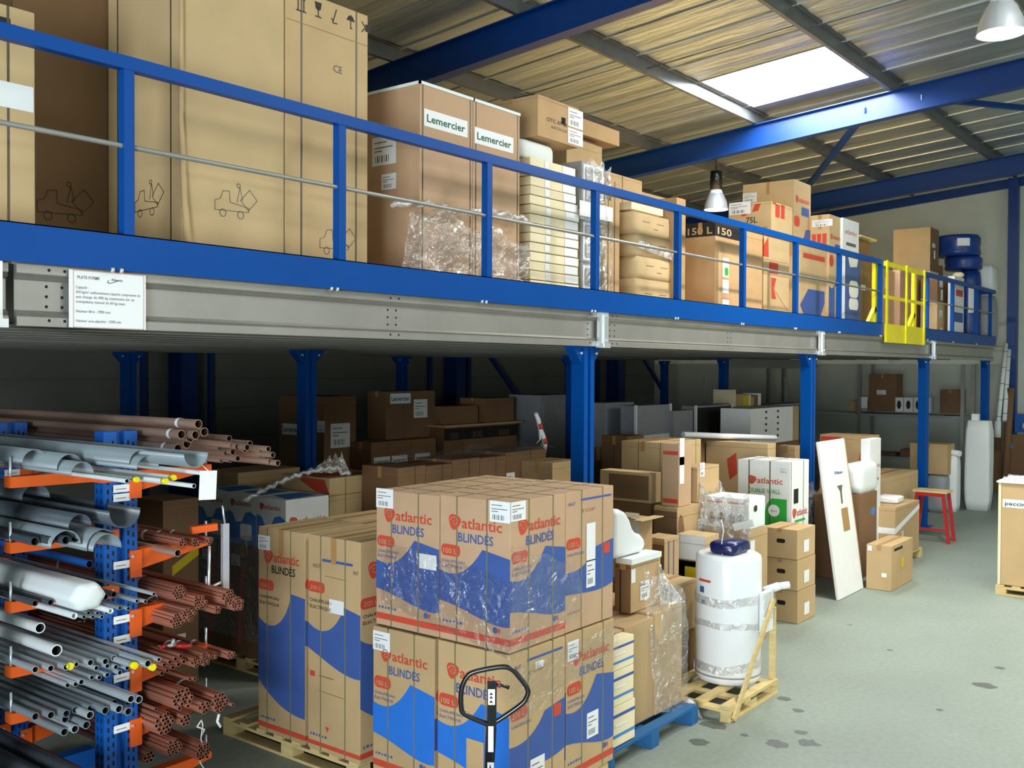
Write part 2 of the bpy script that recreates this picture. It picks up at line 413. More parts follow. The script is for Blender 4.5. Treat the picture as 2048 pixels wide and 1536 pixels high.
def carton(label, cx, lx, rx, yt, zb=0.0, y0=None, d=None, yb=None, mt='kraft', prints=(), stickers=(), straps=(), sstyle='strap_dark',
           name='cardboard_box', cat='cardboard box', group=None, W=None, D=None, zt=None, tape=True, sag=0.0, gap=0.003, seam=True, rz=0.0):
    """near corner at pixel column cx; left and right extents at lx, rx; top edge at row yt. Depth from the plane y0, depth d, or base row yb."""
    if yb is not None: b = P(cx, yb, z=zb); y0 = b.y; x0 = b.x; t = P(cx, yt, d=(b-CAM).dot(FW)); 
    elif y0 is not None: t = P(cx, yt, y=y0); x0 = t.x
    else: t = P(cx, yt, d=d); x0, y0 = t.x, t.y
    z1 = zt if zt is not None else t.z
    x1 = x0+W if W else P(rx, yt, y=y0).x
    y1 = y0+D if D else P(lx, yt, x=x0).y
    return carton_w(label, x0, x1, y0, y1, zb+gap, z1, mt, prints, stickers, straps, sstyle, name, cat, group, tape, sag, seam, rz)
LASTBOX = None
def carton_w(label, x0, x1, y0, y1, z0, z1, mt='kraft', prints=(), stickers=(), straps=(), sstyle='strap_dark', name='cardboard_box',
             cat='cardboard box', group=None, tape=True, sag=0.0, seam=True, rz=0.0):
    global LASTBOX
    w, l, h = x1-x0, y1-y0, z1-z0
    if min(w, l, h) <= 0.005: raise ValueError('bad box %s %.2f %.2f %.2f' % (label, w, l, h))
    mb = MB(); bevel_box(mb, w, l, h, mt, sag=sag)
    fs = faces(mb, w, l, h)
    if seam and not sag and .25 < h < 1.4 and mt.startswith('kraft'):
        for k in 'LF': fs[k].line([(0, .5 if h > 1.4 else .93), (1, .5 if h > 1.4 else .93)], .003, 'ink_faint', 1)
    if seam and not sag and mt != 'white_card': fs['T'].line([(0, .5), (1, .5)], .005, 'ink_faint', .6)
    for k, fn, *a in prints:
        if callable(fn): fn(fs[k], *a)
        else: getattr(fs[k], fn)(*a)
    o = mb.build(name, loc=((x0+x1)/2, (y0+y1)/2, z0), rot=(0, 0, rz))
    tag(o, label, cat, group)
    if tape and not sag and mt != 'white_card' and w > .2:
        tb = MB(); tf = faces(tb, w+.004, l+.004, h+.001)
        tf['T'].rect(0, .5-.025/l, 1, .5+.025/l, 'tape_tan', .5)
        tf['L'].rect(.5-.025/l, .88, .5+.025/l, 1, 'tape_tan', .5)
        tb.build('packing_tape', o)
    for st in stickers:
        k, a, b, sw, sh = st[:5]
        sb = MB(); f = faces(sb, w, l, h, .003)[k]
        aw, bh = sw/f.w, sh/f.h
        f.rect(a, b, a+aw, b+bh, 'paper', 1)
        style = st[5] if len(st) > 5 else 'lines'
        if style == 'lines':
            for i, (q, e) in enumerate(((.8, .6), (.62, .85), (.5, .4))):
                f.line([(a+aw*.1, b+bh*q), (a+aw*e, b+bh*q)], sh*.035, 'ink_grey', 1.4)
            for i in range(7): f.line([(a+aw*(.15+.09*i), b+bh*.12), (a+aw*(.15+.09*i), b+bh*.33)], sw*(.02+.02*(i % 2)), 'ink_black', 1.4)
        elif style == 'red': f.line([(a, b+bh*.96), (a+aw, b+bh*.96)], sh*.06, 'print_red', 1.4); f.line([(a, b+bh*.05), (a+aw, b+bh*.05)], sh*.06, 'print_red', 1.4); f.line([(a+aw*.2, b+bh*.6), (a+aw*.8, b+bh*.6)], sh*.03, 'ink_grey', 1.4)
        elif style == 'green': f.rect(a+aw*.35, b+bh*.1, a+aw*.9, b+bh*.5, 'print_green', 1.4); f.line([(a+aw*.2, b+bh*.85), (a+aw*.8, b+bh*.85)], sh*.05, 'ink_grey', 1.4)
        elif style == 'yellow': f.rect(a, b, a+aw, b+bh, 'print_yellow', 1.2)
        elif style != 'plain': f.text(style, a+aw*.06, b+bh*.28, sh*.62, 'ink_green', 1.4, width=aw*.88, bold=.02)
        s2 = sb.build('paper_label', o); s2['label'] = 'white printed paper label'
    for ax, t in straps:
        sb = MB(); e = .002; q = .0045 if sstyle == 'strap_green' else .006
        if ax == 'F':
            x = -w/2+t*w
            sb.box((x-q, -l/2-e, -.001), (x+q, -l/2, h+e), sstyle); sb.box((x-q, -l/2-e, h), (x+q, l/2+e, h+e), sstyle); sb.box((x-q, l/2, -.001), (x+q, l/2+e, h+e), sstyle)
        else:
            y = l/2-t*l
            sb.box((-w/2-e, y-q, -.001), (-w/2, y+q, h+e), sstyle); sb.box((-w/2-e, y-q, h), (w/2+e, y+q, h+e), sstyle); sb.box((w/2, y-q, -.001), (w/2+e, y+q, h+e), sstyle)
        sb.build('strap', o)
    LASTBOX = (x0, x1, y0, y1, z0, z1)
    return o
def pallet(label, x0, x1, y0, y1, mt='wood', h=.135, name='pallet', group=None, slats=6, rz=0):
    w, l = x1-x0, y1-y0
    r = empty(name, ((x0+x1)/2, (y0+y1)/2, 0), label, 'pallet', group, rz)
    for i in range(slats):
        a = -l/2+.05+(l-.1)*i/(slats-1); b = MB(); b.box((-w/2, a-.045, h-.02), (w/2, a+.045, h), mt); b.build('top_board', r)
    for i in range(3):
        x = -w/2+.05+(w-.1)*i/2
        b = MB(); b.box((x-.05, -l/2, h-.042), (x+.05, l/2, h-.0205), mt); b.build('stringer', r)
        for j in range(3):
            y = -l/2+.06+(l-.12)*j/2
            b = MB(); b.box((x-.05, y-.06, .0225), (x+.05, y+.06, h-.0425), mt); b.build('block', r)
        b = MB(); b.box((x-.05, -l/2, .002), (x+.05, l/2, .022), mt); b.build('bottom_board', r)
    return r
# ================================================================== THE BUILDING
XE, YB, YF, XW = 24.8, 14.3, -9.0, -6.0
D0 = 4.888                       # plane of the mezzanine's front edge
ZB, ZT = HC+.195, HC+.50         # main beam bottom, beam top
ZF, ZR = HC+.693, HC+1.633       # toe board top, top rail
ZD = ZT+.03                      # deck surface
RS = .085
def zraf(y): return 6.60 + RS*(10-y)      # top of the rafters
def zceil(y): return zraf(y)+.20
b = MB(); b.box((XW, YF, -.2), (XE+.3, YB+.3, 0), 'concrete'); struct(b.build('floor'))
# walls of horizontal steel cladding with shallow ribs
def ribbed(name, axis, pos, a0, a1, z0, z1, mt, sgn, step=.5, parent=None):
    b = MB(); prof = []; z = z0
    while z < z1-1e-6:
        n = min(z+step, z1)
        prof += [(0, z), (0, n-.03), (.012, n-.02), (.012, n-.01)]; z = n
    prof += [(0, z1), (-.1, z1), (-.1, z0)]
    if axis == 'x': b.prism([(pos+sgn*p, q) for p, q in prof], 'x', a0, a1, mt)
    else: b.prism([(pos+sgn*p, q) for p, q in prof], 'y', a0, a1, mt)
    return b.build(name, parent)
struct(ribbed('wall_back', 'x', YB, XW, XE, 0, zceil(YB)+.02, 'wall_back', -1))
# end wall: gable shaped, cut under the roof slope
b = MB(); z = 0
n = 34
for i in range(n):
    za, zb_ = i*.25, (i+1)*.25
    def yl(zz): return YB if zz <= zceil(YB) else 10-(zz-6.80)/RS
    y1a = min(YB, yl(zb_)) 
    if y1a <= YF: break
    b.box((XE, YF, za), (XE+.15, y1a, zb_-.006), 'wall_panel'); b.box((XE+.004, YF, zb_-.006), (XE+.15, y1a, zb_), 'wall_panel')
b.box((XE+.15, YF, 0), (XE+.2, YB, zceil(YF)), 'wall_panel')
struct(b.build('wall_end'))
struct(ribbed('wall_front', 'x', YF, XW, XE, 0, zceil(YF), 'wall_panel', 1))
b = MB()
for x in (4.95, 7.3, 9.7, 12.05): b.box((x-.03, YF+.02, 4.8), (x+.03, YF+.1, 6.4), 'galv_bright')
b.box((4.92, YF+.02, 4.76), (12.08, YF+.1, 4.8), 'galv_bright'); b.box((4.92, YF+.02, 6.4), (12.08, YF+.1, 6.44), 'galv_bright')
o = struct(b.build('window_2')); mat('glazing_sheet', (240, 244, 246), rough=.5, emit=((250, 248, 236), 2.0))
b = MB(); b.box((4.98, YF+.03, 4.8), (12.02, YF+.05, 6.4), 'glazing_sheet'); b.build('window_pane', o)
b = MB(); b.box((XW-.2, YF, 0), (XW, -3.3, 7.9), 'wall_panel'); b.box((XW-.2, 3.7, 0), (XW, YB, 7.9), 'wall_panel'); b.box((XW-.2, -3.3, 4.5), (XW, 3.7, 7.9), 'wall_panel')
struct(b.build('wall_left'))
b = MB(); b.bar((XW+.03, -3.3, 0), (XW+.03, -3.3, 4.5), .1, .1, 'blue_dark'); b.bar((XW+.03, 3.7, 0), (XW+.03, 3.7, 4.5), .1, .1, 'blue_dark'); b.bar((XW+.03, -3.3, 4.5), (XW+.03, 3.7, 4.5), .1, .1, 'blue_dark')
struct(b.build('door_1'))
# foil-faced roof lining, pressed between ribs that run down the slope; a hole for the rooflight
SX0, SX1, SY0, SY1 = 13.75, 15.6, 5.15, 7.15
b = MB()
xs = []; x = XW
while x < XE:
    xs += [(x, 0), (x+.22, -.008), (x+.41, .004), (x+.60, -.006), (x+.80, 0), (x+.81, .022), (x+.835, .022), (x+.845, 0)]; x += .86
xs = [t for t in xs if t[0] < XE]+[(XE, 0)]
# clamp to the opening
pts = []
for i, (x, dz) in enumerate(xs):
    if pts and pts[-1][0] < SX0 < x: pts.append((SX0, 0))
    if pts and pts[-1][0] < SX1 < x: pts.append((SX1, 0))
    pts.append((x, dz))
segs = [YF, SY0, SY1, YB]
for i in range(len(pts)-1):
    (xa, da), (xb, db) = pts[i], pts[i+1]
    for j in range(3):
        if j == 1 and xa >= SX0-1e-6 and xb <= SX1+1e-6: continue
        ya, yb = segs[j], segs[j+1]
        b.add([(xa, ya, zceil(ya)-da), (xb, ya, zceil(ya)-db), (xb, yb, zceil(yb)-db), (xa, yb, zceil(yb)-da)], [(0, 1, 2, 3)], 'foil')
b.add([(XW, YF, zceil(YF)+.25), (SX0, YF, zceil(YF)+.25), (SX0, YB, zceil(YB)+.25), (XW, YB, zceil(YB)+.25)], [(0, 1, 2, 3)], 'purlin_grey')
b.add([(SX1, YF, zceil(YF)+.25), (XE, YF, zceil(YF)+.25), (XE, YB, zceil(YB)+.25), (SX1, YB, zceil(YB)+.25)], [(0, 1, 2, 3)], 'purlin_grey')
b.add([(SX0, YF, zceil(YF)+.25), (SX1, YF, zceil(YF)+.25), (SX1, SY0, zceil(SY0)+.25), (SX0, SY0, zceil(SY0)+.25)], [(0, 1, 2, 3)], 'purlin_grey')
b.add([(SX0, SY1, zceil(SY1)+.25), (SX1, SY1, zceil(SY1)+.25), (SX1, YB, zceil(YB)+.25), (SX0, YB, zceil(YB)+.25)], [(0, 1, 2, 3)], 'purlin_grey')
struct(b.build('ceiling', recalc=False))
# rooflight: upstand frame and the bright translucent sheet
b = MB(); t = .03
def rb(x0, x1, y0, y1):
    vs = []
    for (x, y) in ((x0, y0), (x1, y0), (x1, y1), (x0, y1)): vs.append((x, y, zceil(y)-.01))
    for (x, y) in ((x0, y0), (x1, y0), (x1, y1), (x0, y1)): vs.append((x, y, zceil(y)+.26))
    b.add(vs, [(0,3,2,1),(4,5,6,7),(0,1,5,4),(1,2,6,5),(2,3,7,6),(3,0,4,7)], 'galv')
rb(SX0-t, SX0, SY0-t, SY1+t); rb(SX1, SX1+t, SY0-t, SY1+t); rb(SX0, SX1, SY0-t, SY0); rb(SX0, SX1, SY1, SY1+t)
sky = struct(b.build('window_1'))
mat('rooflight_sheet', (240, 246, 255), rough=.6, emit=((236, 245, 255), 55.0))
b = MB(); vs = [(x, y, zceil(y)+.22) for x, y in ((SX0, SY0), (SX1, SY0), (SX1, SY1), (SX0, SY1))]+[(x, y, zceil(y)+.24) for x, y in ((SX0, SY0), (SX1, SY0), (SX1, SY1), (SX0, SY1))]
b.add(vs, [(0,3,2,1),(4,5,6,7),(0,1,5,4),(1,2,6,5),(2,3,7,6),(3,0,4,7)], 'rooflight_sheet'); b.build('window_pane', sky)
# ------------------------------------------------------------------ steel frame
def ibeam(name, p, q, h, w, tf, mt, parent=None):
    p = Vector(p); q = Vector(q); d = (q-p).normalized(); sd = d.cross(Vector((0, 0, 1))).normalized(); u = sd.cross(d)
    b = MB()
    b.bar(p-u*(tf/2), q-u*(tf/2), w, tf, mt); b.bar(p-u*(h-tf/2), q-u*(h-tf/2), w, tf, mt); b.bar(p-u*(h/2), q-u*(h/2), .012, h-2*tf, mt)
    return b.build(name, parent)
for x, lb in ((2.9, None), (9.4, 'deep blue steel roof rafter nearest the camera, above the tallest cartons'), (16.0, 'blue steel roof rafter brightly lit beside the rooflight'), (22.4, 'dark blue steel roof rafter farthest in, close to the end wall')):
    if not lb: continue
    o = ibeam('roof_rafter', (x, YB-.1, zraf(YB-.1)), (x, YF+.1, zraf(YF+.1)), .40, .18, .016, 'blue_dark'); tag(o, lb, 'roof beam')
b = MB(); b.bar((XE-.05, YB-.2, zraf(YB-.2)-.12), (XE-.05, YF+.1, zraf(YF+.1)-.12), .08, .2, 'blue_dark'); tag(b.build('gable_rafter'), 'slim dark blue sloping rafter against the pale end wall', 'roof beam')
PL = ['farthest back, at the foot of the roof', 'over the back row of the mezzanine', 'just behind the rooflight, over the cartons', 'passing the back edge of the rooflight', 'passing the front edge of the rooflight', 'over the near aisle lamp', 'in front of the near aisle lamp']
for i, y in enumerate((13.7, 11.5, 9.3, 7.25, 5.0, 2.7)):
    b = MB(); z = zraf(y)
    b.bar((XW, y, z+.10), (XE, y, z+.10), .004, .19, 'purlin_grey', up=(0, 0, 1)); b.bar((XW, y-.03, z+.19), (XE, y-.03, z+.19), .065, .006, 'purlin_grey'); b.bar((XW, y+.03, z+.008), (XE, y+.03, z+.008), .065, .006, 'purlin_grey')
    b.bar((XW, y+.06, z+.016), (XE, y+.06, z+.016), .004, .02, 'purlin_grey')
    tag(b.build('roof_purlin'), 'grey steel purlin under the foil ceiling, '+PL[i], 'roof beam', 'purlins under the foil ceiling')
# thin anti-sag rods between the purlins
ROD = []
for xx, ya, yb, lb in ((11.9, 9.3, 7.25, 'left of the rooflight, farther up the slope'), (12.3, 7.25, 5.0, 'left of the rooflight, on the camera side'), (18.9, 7.25, 5.0, 'beyond the lit rafter, behind the lamp'), (19.1, 9.3, 7.25, 'beyond the lit rafter above the red-printed boxes'), (12.6, 5.0, 2.7, 'right of the rooflight, toward the near lamp')):
    b = MB(); b.tube([(xx, ya, zraf(ya)+.07), (xx+.02, yb, zraf(yb)+.05)], .008, 'purlin_grey', 6)
    tag(b.build('sag_rod'), 'thin steel rod between two purlins, '+lb, 'rod', 'sag rods under the ceiling')
# roof bracing
b = MB(); b.bar((16.0, 5.4, zraf(5.4)-.2), (22.4, 9.3, zraf(9.3)-.2), .09, .09, 'blue_dark'); tag(b.build('roof_brace'), 'blue diagonal roof brace dropping behind the red-printed cartons', 'brace')
b = MB(); b.bar((16.0, 4.6, zraf(4.6)-.2), (22.4, 1.2, zraf(1.2)-.2), .08, .08, 'blue_dark'); tag(b.build('roof_brace'), 'blue diagonal roof brace running right from the lit rafter', 'brace')
# columns
for x, lb in ((9.4, 'broad dark blue column on the back wall behind the copper pipes'), (16.0, 'broad dark blue column on the back wall behind the dark cartons'), (22.4, 'broad dark blue column on the back wall right of the front blue post')):
    o = empty('wall_column', (x, YB-.2, 0), lb, 'column')
    b = MB(); b.box((-.15, -.19, .0), (.15, -.17, zraf(YB)-.1), 'blue_dark'); b.box((-.15, .15, 0), (.15, .17, zraf(YB)-.1), 'blue_dark'); b.box((-.008, -.17, 0), (.008, .15, zraf(YB)-.1), 'blue_dark'); b.build('shaft', o)
    for s in (-1, 1):
        b = MB(); b.box((s*.62-.04, .1, 0), (s*.62+.04, .17, zraf(YB)-.2), 'blue_dark'); b.build('side_rail', o)
gx = XE-.21; gp = P(2027, 500, x=gx)
b = MB(); b.box((gx-.1, gp.y-.1, 0), (gx+.1, gp.y+.1, zraf(gp.y)-.05), 'blue_dark'); tag(b.build('gable_column'), 'dark blue steel column standing against the end wall at the mezzanine corner', 'column')
# wall bracing under the mezzanine
b = MB(); b.bar((17.0, YB-.35, 2.95), (19.6, YB-.35, .6), .08, .08, 'blue_dark'); tag(b.build('wall_brace'), 'dark blue diagonal wall brace above the tall grey box', 'brace')
b = MB(); b.bar((23.6, YB-.35, 2.95), (24.6, YB-.35, 2.1), .08, .08, 'blue_dark'); tag(b.build('wall_brace'), 'short dark diagonal brace under the deck near the far shelving', 'brace')
# ------------------------------------------------------------------ lamps
def lamp(label, c, r):
    o = empty('high_bay_lamp', c, label, 'ceiling lamp')
    b = MB(); b.lathe([(r, 0), (r*.97, .02), (r*.86, .14), (r*.62, .27), (r*.40, .34), (.11, .36), (.11, .36)], 'galv_bright', 32); b.lathe([(r-.01, 0.004), (r*.84, .14), (r*.6, .26), (.1, .345)], 'paper', 32)
    b.build('reflector_shade', o)
    b = MB(); b.lathe([(0, .70), (.10, .70), (.11, .68), (.11, .36), (0, .36)], 'black_gloss', 20); b.build('ballast_housing', o)
    b = MB(); b.tube([(0, 0, .7), (0, 0, zceil(c[1])-c[2]-.045)], .01, 'black_gloss', 6); b.build('suspension_rod', o)
    b = MB(); b.lathe([(0, .012), (r-.03, .012), (r-.025, .02), (0, .02)], 'lamp_glow', 32); b.build('glass_cover', o)
    l = bpy.data.lights.new('bulb_light', 'AREA'); l.shape = 'DISK'; l.size = r*1.6; l.energy = 260; l.color = (1.0, .96, .86)
    lo = bpy.data.objects.new('bulb_light', l); COL.objects.link(lo); lo.parent = o; lo.location = (0, 0, -.01)
    return o
mat('lamp_glow', (250, 255, 250), rough=.4, emit=((248, 255, 244), 14.0))
c = P(2002, 68, d=10.2); lamp('large bell-shaped lamp hanging near the camera at the upper right', (c.x, c.y, c.z), .24)
c = P(1432, 420, d=18.0); lamp('smaller bell-shaped lamp hanging over the mezzanine by the 150 L box', (c.x, c.y, c.z), .22)
# ================================================================== MEZZANINE
XM = 22.3
b = MB(); b.box((XM, D0+.08, ZT), (XM+1.3, YB-.45, ZD), 'plywood'); b.box((-4, D0+.02, ZT), (XM, YB-.45, ZD), 'plywood'); b.box((-4, D0+.02, ZT-.005), (XM, YB-.45, ZT), 'deck_under')
tag(b.build('mezzanine_deck'), 'wide raised storage deck carried on blue posts', 'mezzanine floor')
JW = ['nearest the front edge', 'second from the front edge', 'third from the front edge', 'fourth from the front edge']
for i in range(17):
    y = D0+.35+.5*i
    if i in (7, 14): continue
    b = MB(); b.box((-4, y-.003, ZB+.02), (XM-.05, y+.003, ZT-.006), 'deck_under'); b.box((-4, y-.03, ZB+.014), (XM-.05, y+.03, ZB+.02), 'deck_under')
    tag(b.build('deck_joist'), ('grey joist running under the mezzanine deck, '+JW[i]) if i < 4 else 'grey joist running under the deep part of the mezzanine deck', 'joist', 'joists under the deck')
# main edge beam, one length per bay, sigma section with ridges, rows of bolt holes and shiny splice boxes
PX = [2.19-5.2, 2.19, 7.40, 12.63, 17.78, 22.2]
def sigma(a, b_, y, mt, name, label):
    h = ZT-ZB
    out = [(0, 0), (0, .045), (.012, .055), (.0, .062), (.028, .078), (.028, .225), (0, .243), (.012, .25), (0, .258), (0, h)]
    prof = [(y+p, ZB+q) for p, q in out]+[(y+.06, ZB+h), (y+.06, ZB+h-.004), (y+.034, ZB+h-.004), (y+.034, ZB+.004), (y+.06, ZB+.004), (y+.06, ZB)]
    bb = MB(); bb.prism(prof, 'x', a, b_, mt)
    L = b_-a
    for t in (a+.16, a+.24, a+L*.5-.04, a+L*.5+.04, b_-.16):
        for q, dy in ((.03, -.001), (.10, .0265), (.15, .0265), (.20, .0265), (.28, -.001)):
            bb.add([(t+.008*math.cos(k*.785), y+dy, ZB+q+.008*math.sin(k*.785)) for k in range(8)], [tuple(range(8))], 'dark_hole')
    o = bb.build(name); tag(o, label, 'beam', 'edge beams under the blue toe board'); return o
LB = ['grey steel edge beam, the short end left of the white load notice', 'grey steel edge beam bearing the white load notice', 'grey steel edge beam between the front post and the next blue post', 'grey steel edge beam under the yellow gate', 'grey steel edge beam at the far end by the end wall']
for i in range(5):
    sigma(PX[i]+.15, PX[i+1]+.11, D0, 'galv', 'deck_edge_beam', LB[i])
for i, lb in ((1, 'galvanised splice box left of the white load notice'), (2, 'shiny galvanised splice box above the front blue post'), (3, 'shiny galvanised splice box above the middle blue post'), (4, 'small shiny splice box above the far blue post')):
    x = PX[i]+(.13 if i > 1 else -.005); b = MB(); b.box((x-.075, D0-.028, ZB-.012), (x+.075, D0-.001, ZT+.0), 'galv_bright'); b.box((x-.012, D0-.04, ZB-.01), (x+.012, D0-.028, ZT-.02), 'galv_bright'); b.box((x-.09, D0-.035, ZB-.012), (x+.10, D0-.001, ZB+.03), 'galv_bright')
    for q in (.05, .27): b.tube([(x+.03, D0-.05, ZB+q), (x+.03, D0-.028, ZB+q)], .014, 'galv_bright', 6)
    tag(b.build('splice_box'), lb, 'bracket', 'splice boxes along the edge beam')
b = MB(); b.box((17.86, 8.66, 2.70), (XM+.1, 8.78, ZB+.012), 'galv'); tag(b.build('deck_cross_beam'), 'deep grey beam under the far end of the deck, before the storage rack', 'beam')
# posts
def post(label, x, y, group):
    o = empty('deck_post', (x, y, 0), label, 'post', group)
    h = ZB-.012; b = MB()
    b.prism([(-.08, -.07), (-.02, -.07), (-.02, -.05), (.02, -.05), (.02, -.07), (.08, -.07), (.08, .07), (-.08, .07)], 'z', .012, h, 'blue_paint'); b.build('shaft', o)
    b = MB(); b.box((-.15, -.14, 0), (.15, .14, .012), 'blue_paint'); b.build('base_plate', o)
    b = MB()
    for s in (-1, 1): b.prism([(s*.081, h), (s*.20, h), (s*.20, h-.03), (s*.081, h-.15)], 'y', -.05, .05, 'blue_paint')
    b.box((-.2, -.07, h), (.2, .07, h+.01), 'blue_paint'); b.build('cap_bracket', o)
    b = MB()
    for s in (-1, 1): b.tube([(s*.12, -.075, h-.05), (s*.12, -.05, h-.05)], .012, 'galv_bright', 6)
    b.build('bolt', o)
    return o
FP = {1: 'bright blue front post at the left edge behind the pipe rack', 2: 'bright blue front post behind the stacked water heater cartons', 3: 'bright blue front post right of the white and green carton', 4: 'bright blue front post behind the red trestle', 5: 'blue front post at the far mezzanine corner by the end wall'}
for i in range(1, 6): post(FP[i], PX[i] - (.12 if i in (1, 5) else 0), D0+.11, 'posts along the front of the mezzanine')
for i, x in enumerate(PX[1:]):
    post(['blue second-row post far left under the deck', 'blue second-row post standing left of the dark branded cartons', 'blue second-row post beside the tall grey box', 'blue second-row post above the cluttered low shelf', 'blue second-row post near the far shelving'][i], x-(.3 if i == 4 else 0), 8.72, 'posts in the second row')
    post(['blue back-row post far left under the deck', 'thin-looking blue back-row post above the copper pipes', 'blue back-row post above the pair of labelled dark cartons', 'blue back-row post in the dark left of the far shelving', 'blue back-row post in the corner by the end wall'][i], x-(.3 if i == 4 else 0), 12.35, 'posts in the back row')
# guard rails
def rail(label, xs, x0, x1, name='guard_rail', boardtop=True):
    o = empty(name, (x0, D0, ZT), label, 'railing')
    y = 0; z0 = ZT; L = x1-x0
    b = MB(); b.box((0, -.03, ZR-.07-z0), (L, .03, ZR-z0), 'blue_paint'); b.build('top_rail', o)
    zm = ZF+.47-z0
    b = MB(); b.tube([(0, 0, zm), (L, 0, zm)], .014, 'galv', 10); b.build('middle_rail', o)['label'] = 'thin galvanised middle rail'
    b = MB(); b.box((0, -.035, 0), (L, -.028, ZF-z0), 'blue_paint'); b.box((0, -.035, ZF-z0-.006), (L, .03, ZF-z0), 'blue_paint'); b.build('toe_board', o)
    for x in xs:
        b = MB(); b.box((x-x0-.03, -.027, .02), (x-x0+.03, .031, ZR-.0705-z0), 'blue_paint'); b.build('rail_post', o)
        for s in (-.1, -.05):
            b = MB(); b.tube([(x-x0+s, -.035, -.012), (x-x0+s, -.035, .012)], .011, 'galv_bright', 6); b.build('bolt', o)
    return o
RP = [2.921+1.5*i for i in range(-5, 20)]
G0, G1 = P(1764, 600, y=D0).x, P(1842, 600, y=D0).x
rail('long blue guard rail along the mezzanine edge, left of the yellow gate', [x for x in RP if x < G0-.5]+[G0-.08], -3, G0-.03)
rail('short blue guard rail right of the yellow gate', [G1+.35, P(1905, 600, y=D0).x, P(1952, 600, y=D0).x], G1+.03, XM)
o = empty('guard_rail', (XM, D0, ZT), 'blue guard rail turning back along the far end of the mezzanine', 'railing')
b = MB(); b.box((-.03, .04, ZR-.07-ZT), (.03, 4.5, ZR-ZT), 'blue_paint'); b.build('top_rail', o)
b = MB(); b.tube([(0, .04, ZF+.47-ZT), (0, 4.5, ZF+.47-ZT)], .014, 'galv', 8); b.build('middle_rail', o)
b = MB(); b.box((-.004, .04, 0), (.004, 4.5, ZF-ZT), 'blue_paint'); b.build('toe_board', o)
for y in (.08, 1.5, 3.0, 4.4):
    b = MB(); b.box((-.03, y-.03, .02), (.03, y+.03, ZR-.071-ZT), 'blue_paint'); b.build('rail_post', o)
# yellow pallet gate
o = empty('pallet_gate', (G0, D0, ZT), 'bright yellow pallet gate in the blue guard rail', 'gate')
gw = G1-G0; hz = ZR-ZT
b = MB(); b.box((0, -.05, hz-.08), (gw, -.02, hz-.01), 'yellow_paint'); b.build('top_bar', o)
b = MB(); b.box((0, -.05, hz*.5), (gw, -.02, hz*.5+.05), 'yellow_paint'); b.build('middle_bar', o)
b = MB(); b.box((0, -.05, -.09), (gw, -.04, .19), 'yellow_paint'); b.build('kick_plate', o)
for t in (0.03, gw*.5, gw-.03):
    b = MB(); b.box((t-.03, -.075, -.09), (t+.03, -.051, hz+.0), 'yellow_paint'); b.build('upright', o)
for t in (-.10, gw*.93):
    b = MB(); b.box((t-.06, .05, .04), (t+.06, .10, hz+.02), 'yellow_paint'); b.bar((t, .075, .42), (t-.42, .075, .07), .05, .08, 'yellow_paint'); b.bar((t, .075, .30), (t-.18, .075, .07), .04, .04, 'yellow_paint'); b.box((t-.5, .05, .035), (t+.05, .10, .06), 'yellow_paint')
    b.box((t-.02, -.02, hz-.05), (t+.02, .06, hz-.01), 'yellow_paint'); b.build('side_frame', o)
# load notice on the edge beam
a = P(139, 545, y=D0-.02); c = P(292, 655, y=D0-.02)
o = empty('load_notice', (a.x, D0-.012, ZB), 'white load-limit notice with red border on the edge beam', 'sign')
w_, h_ = c.x-a.x, ZT-ZB-.012
b = MB(); b.box((0, -.006, 0), (w_, 0, h_), 'paper'); b.build('plate', o)
b = MB(); f = Face(b, (0, -.006, 0), (1, 0, 0), (0, 0, 1), (0, -1, 0), w_, h_, .0006)
mat('notice_red', (222, 170, 160), rough=.6)
for q in (((.05, .01), (.05, .99)), ((.97, .01), (.97, .99)), ((.05, .99), (.97, .99)), ((.05, .01), (.97, .01))): f.line(q, .004, 'notice_red')
f.text('PLATE FORME', .10, .85, .022, 'ink_grey', width=.28, bold=.01)
f.line(curve((.50, .86), (.46, .80), (.50, .78), (.62, .86), 6), .004, 'ink_grey'); f.text('Nexis', .54, .85, .018, 'ink_black', width=.14, bold=.01)
for i, (st, wd) in enumerate((('Capacité :', .16), ('350 kg/m² uniformément répartis comprenant de', .84), ('une charge de 400 kg maximums sur un', .76), ('transpalette manuel de 60 kg maxi.', .64), ('', 0), ('Hauteur libre : 2900 mm', .44), ('', 0), ('Hauteur sous plancher : 3200 mm', .58))):
    if st: f.text(st, .08, .68-i*.083, .020, 'ink_grey', width=wd)
b.build('printed_text', o)
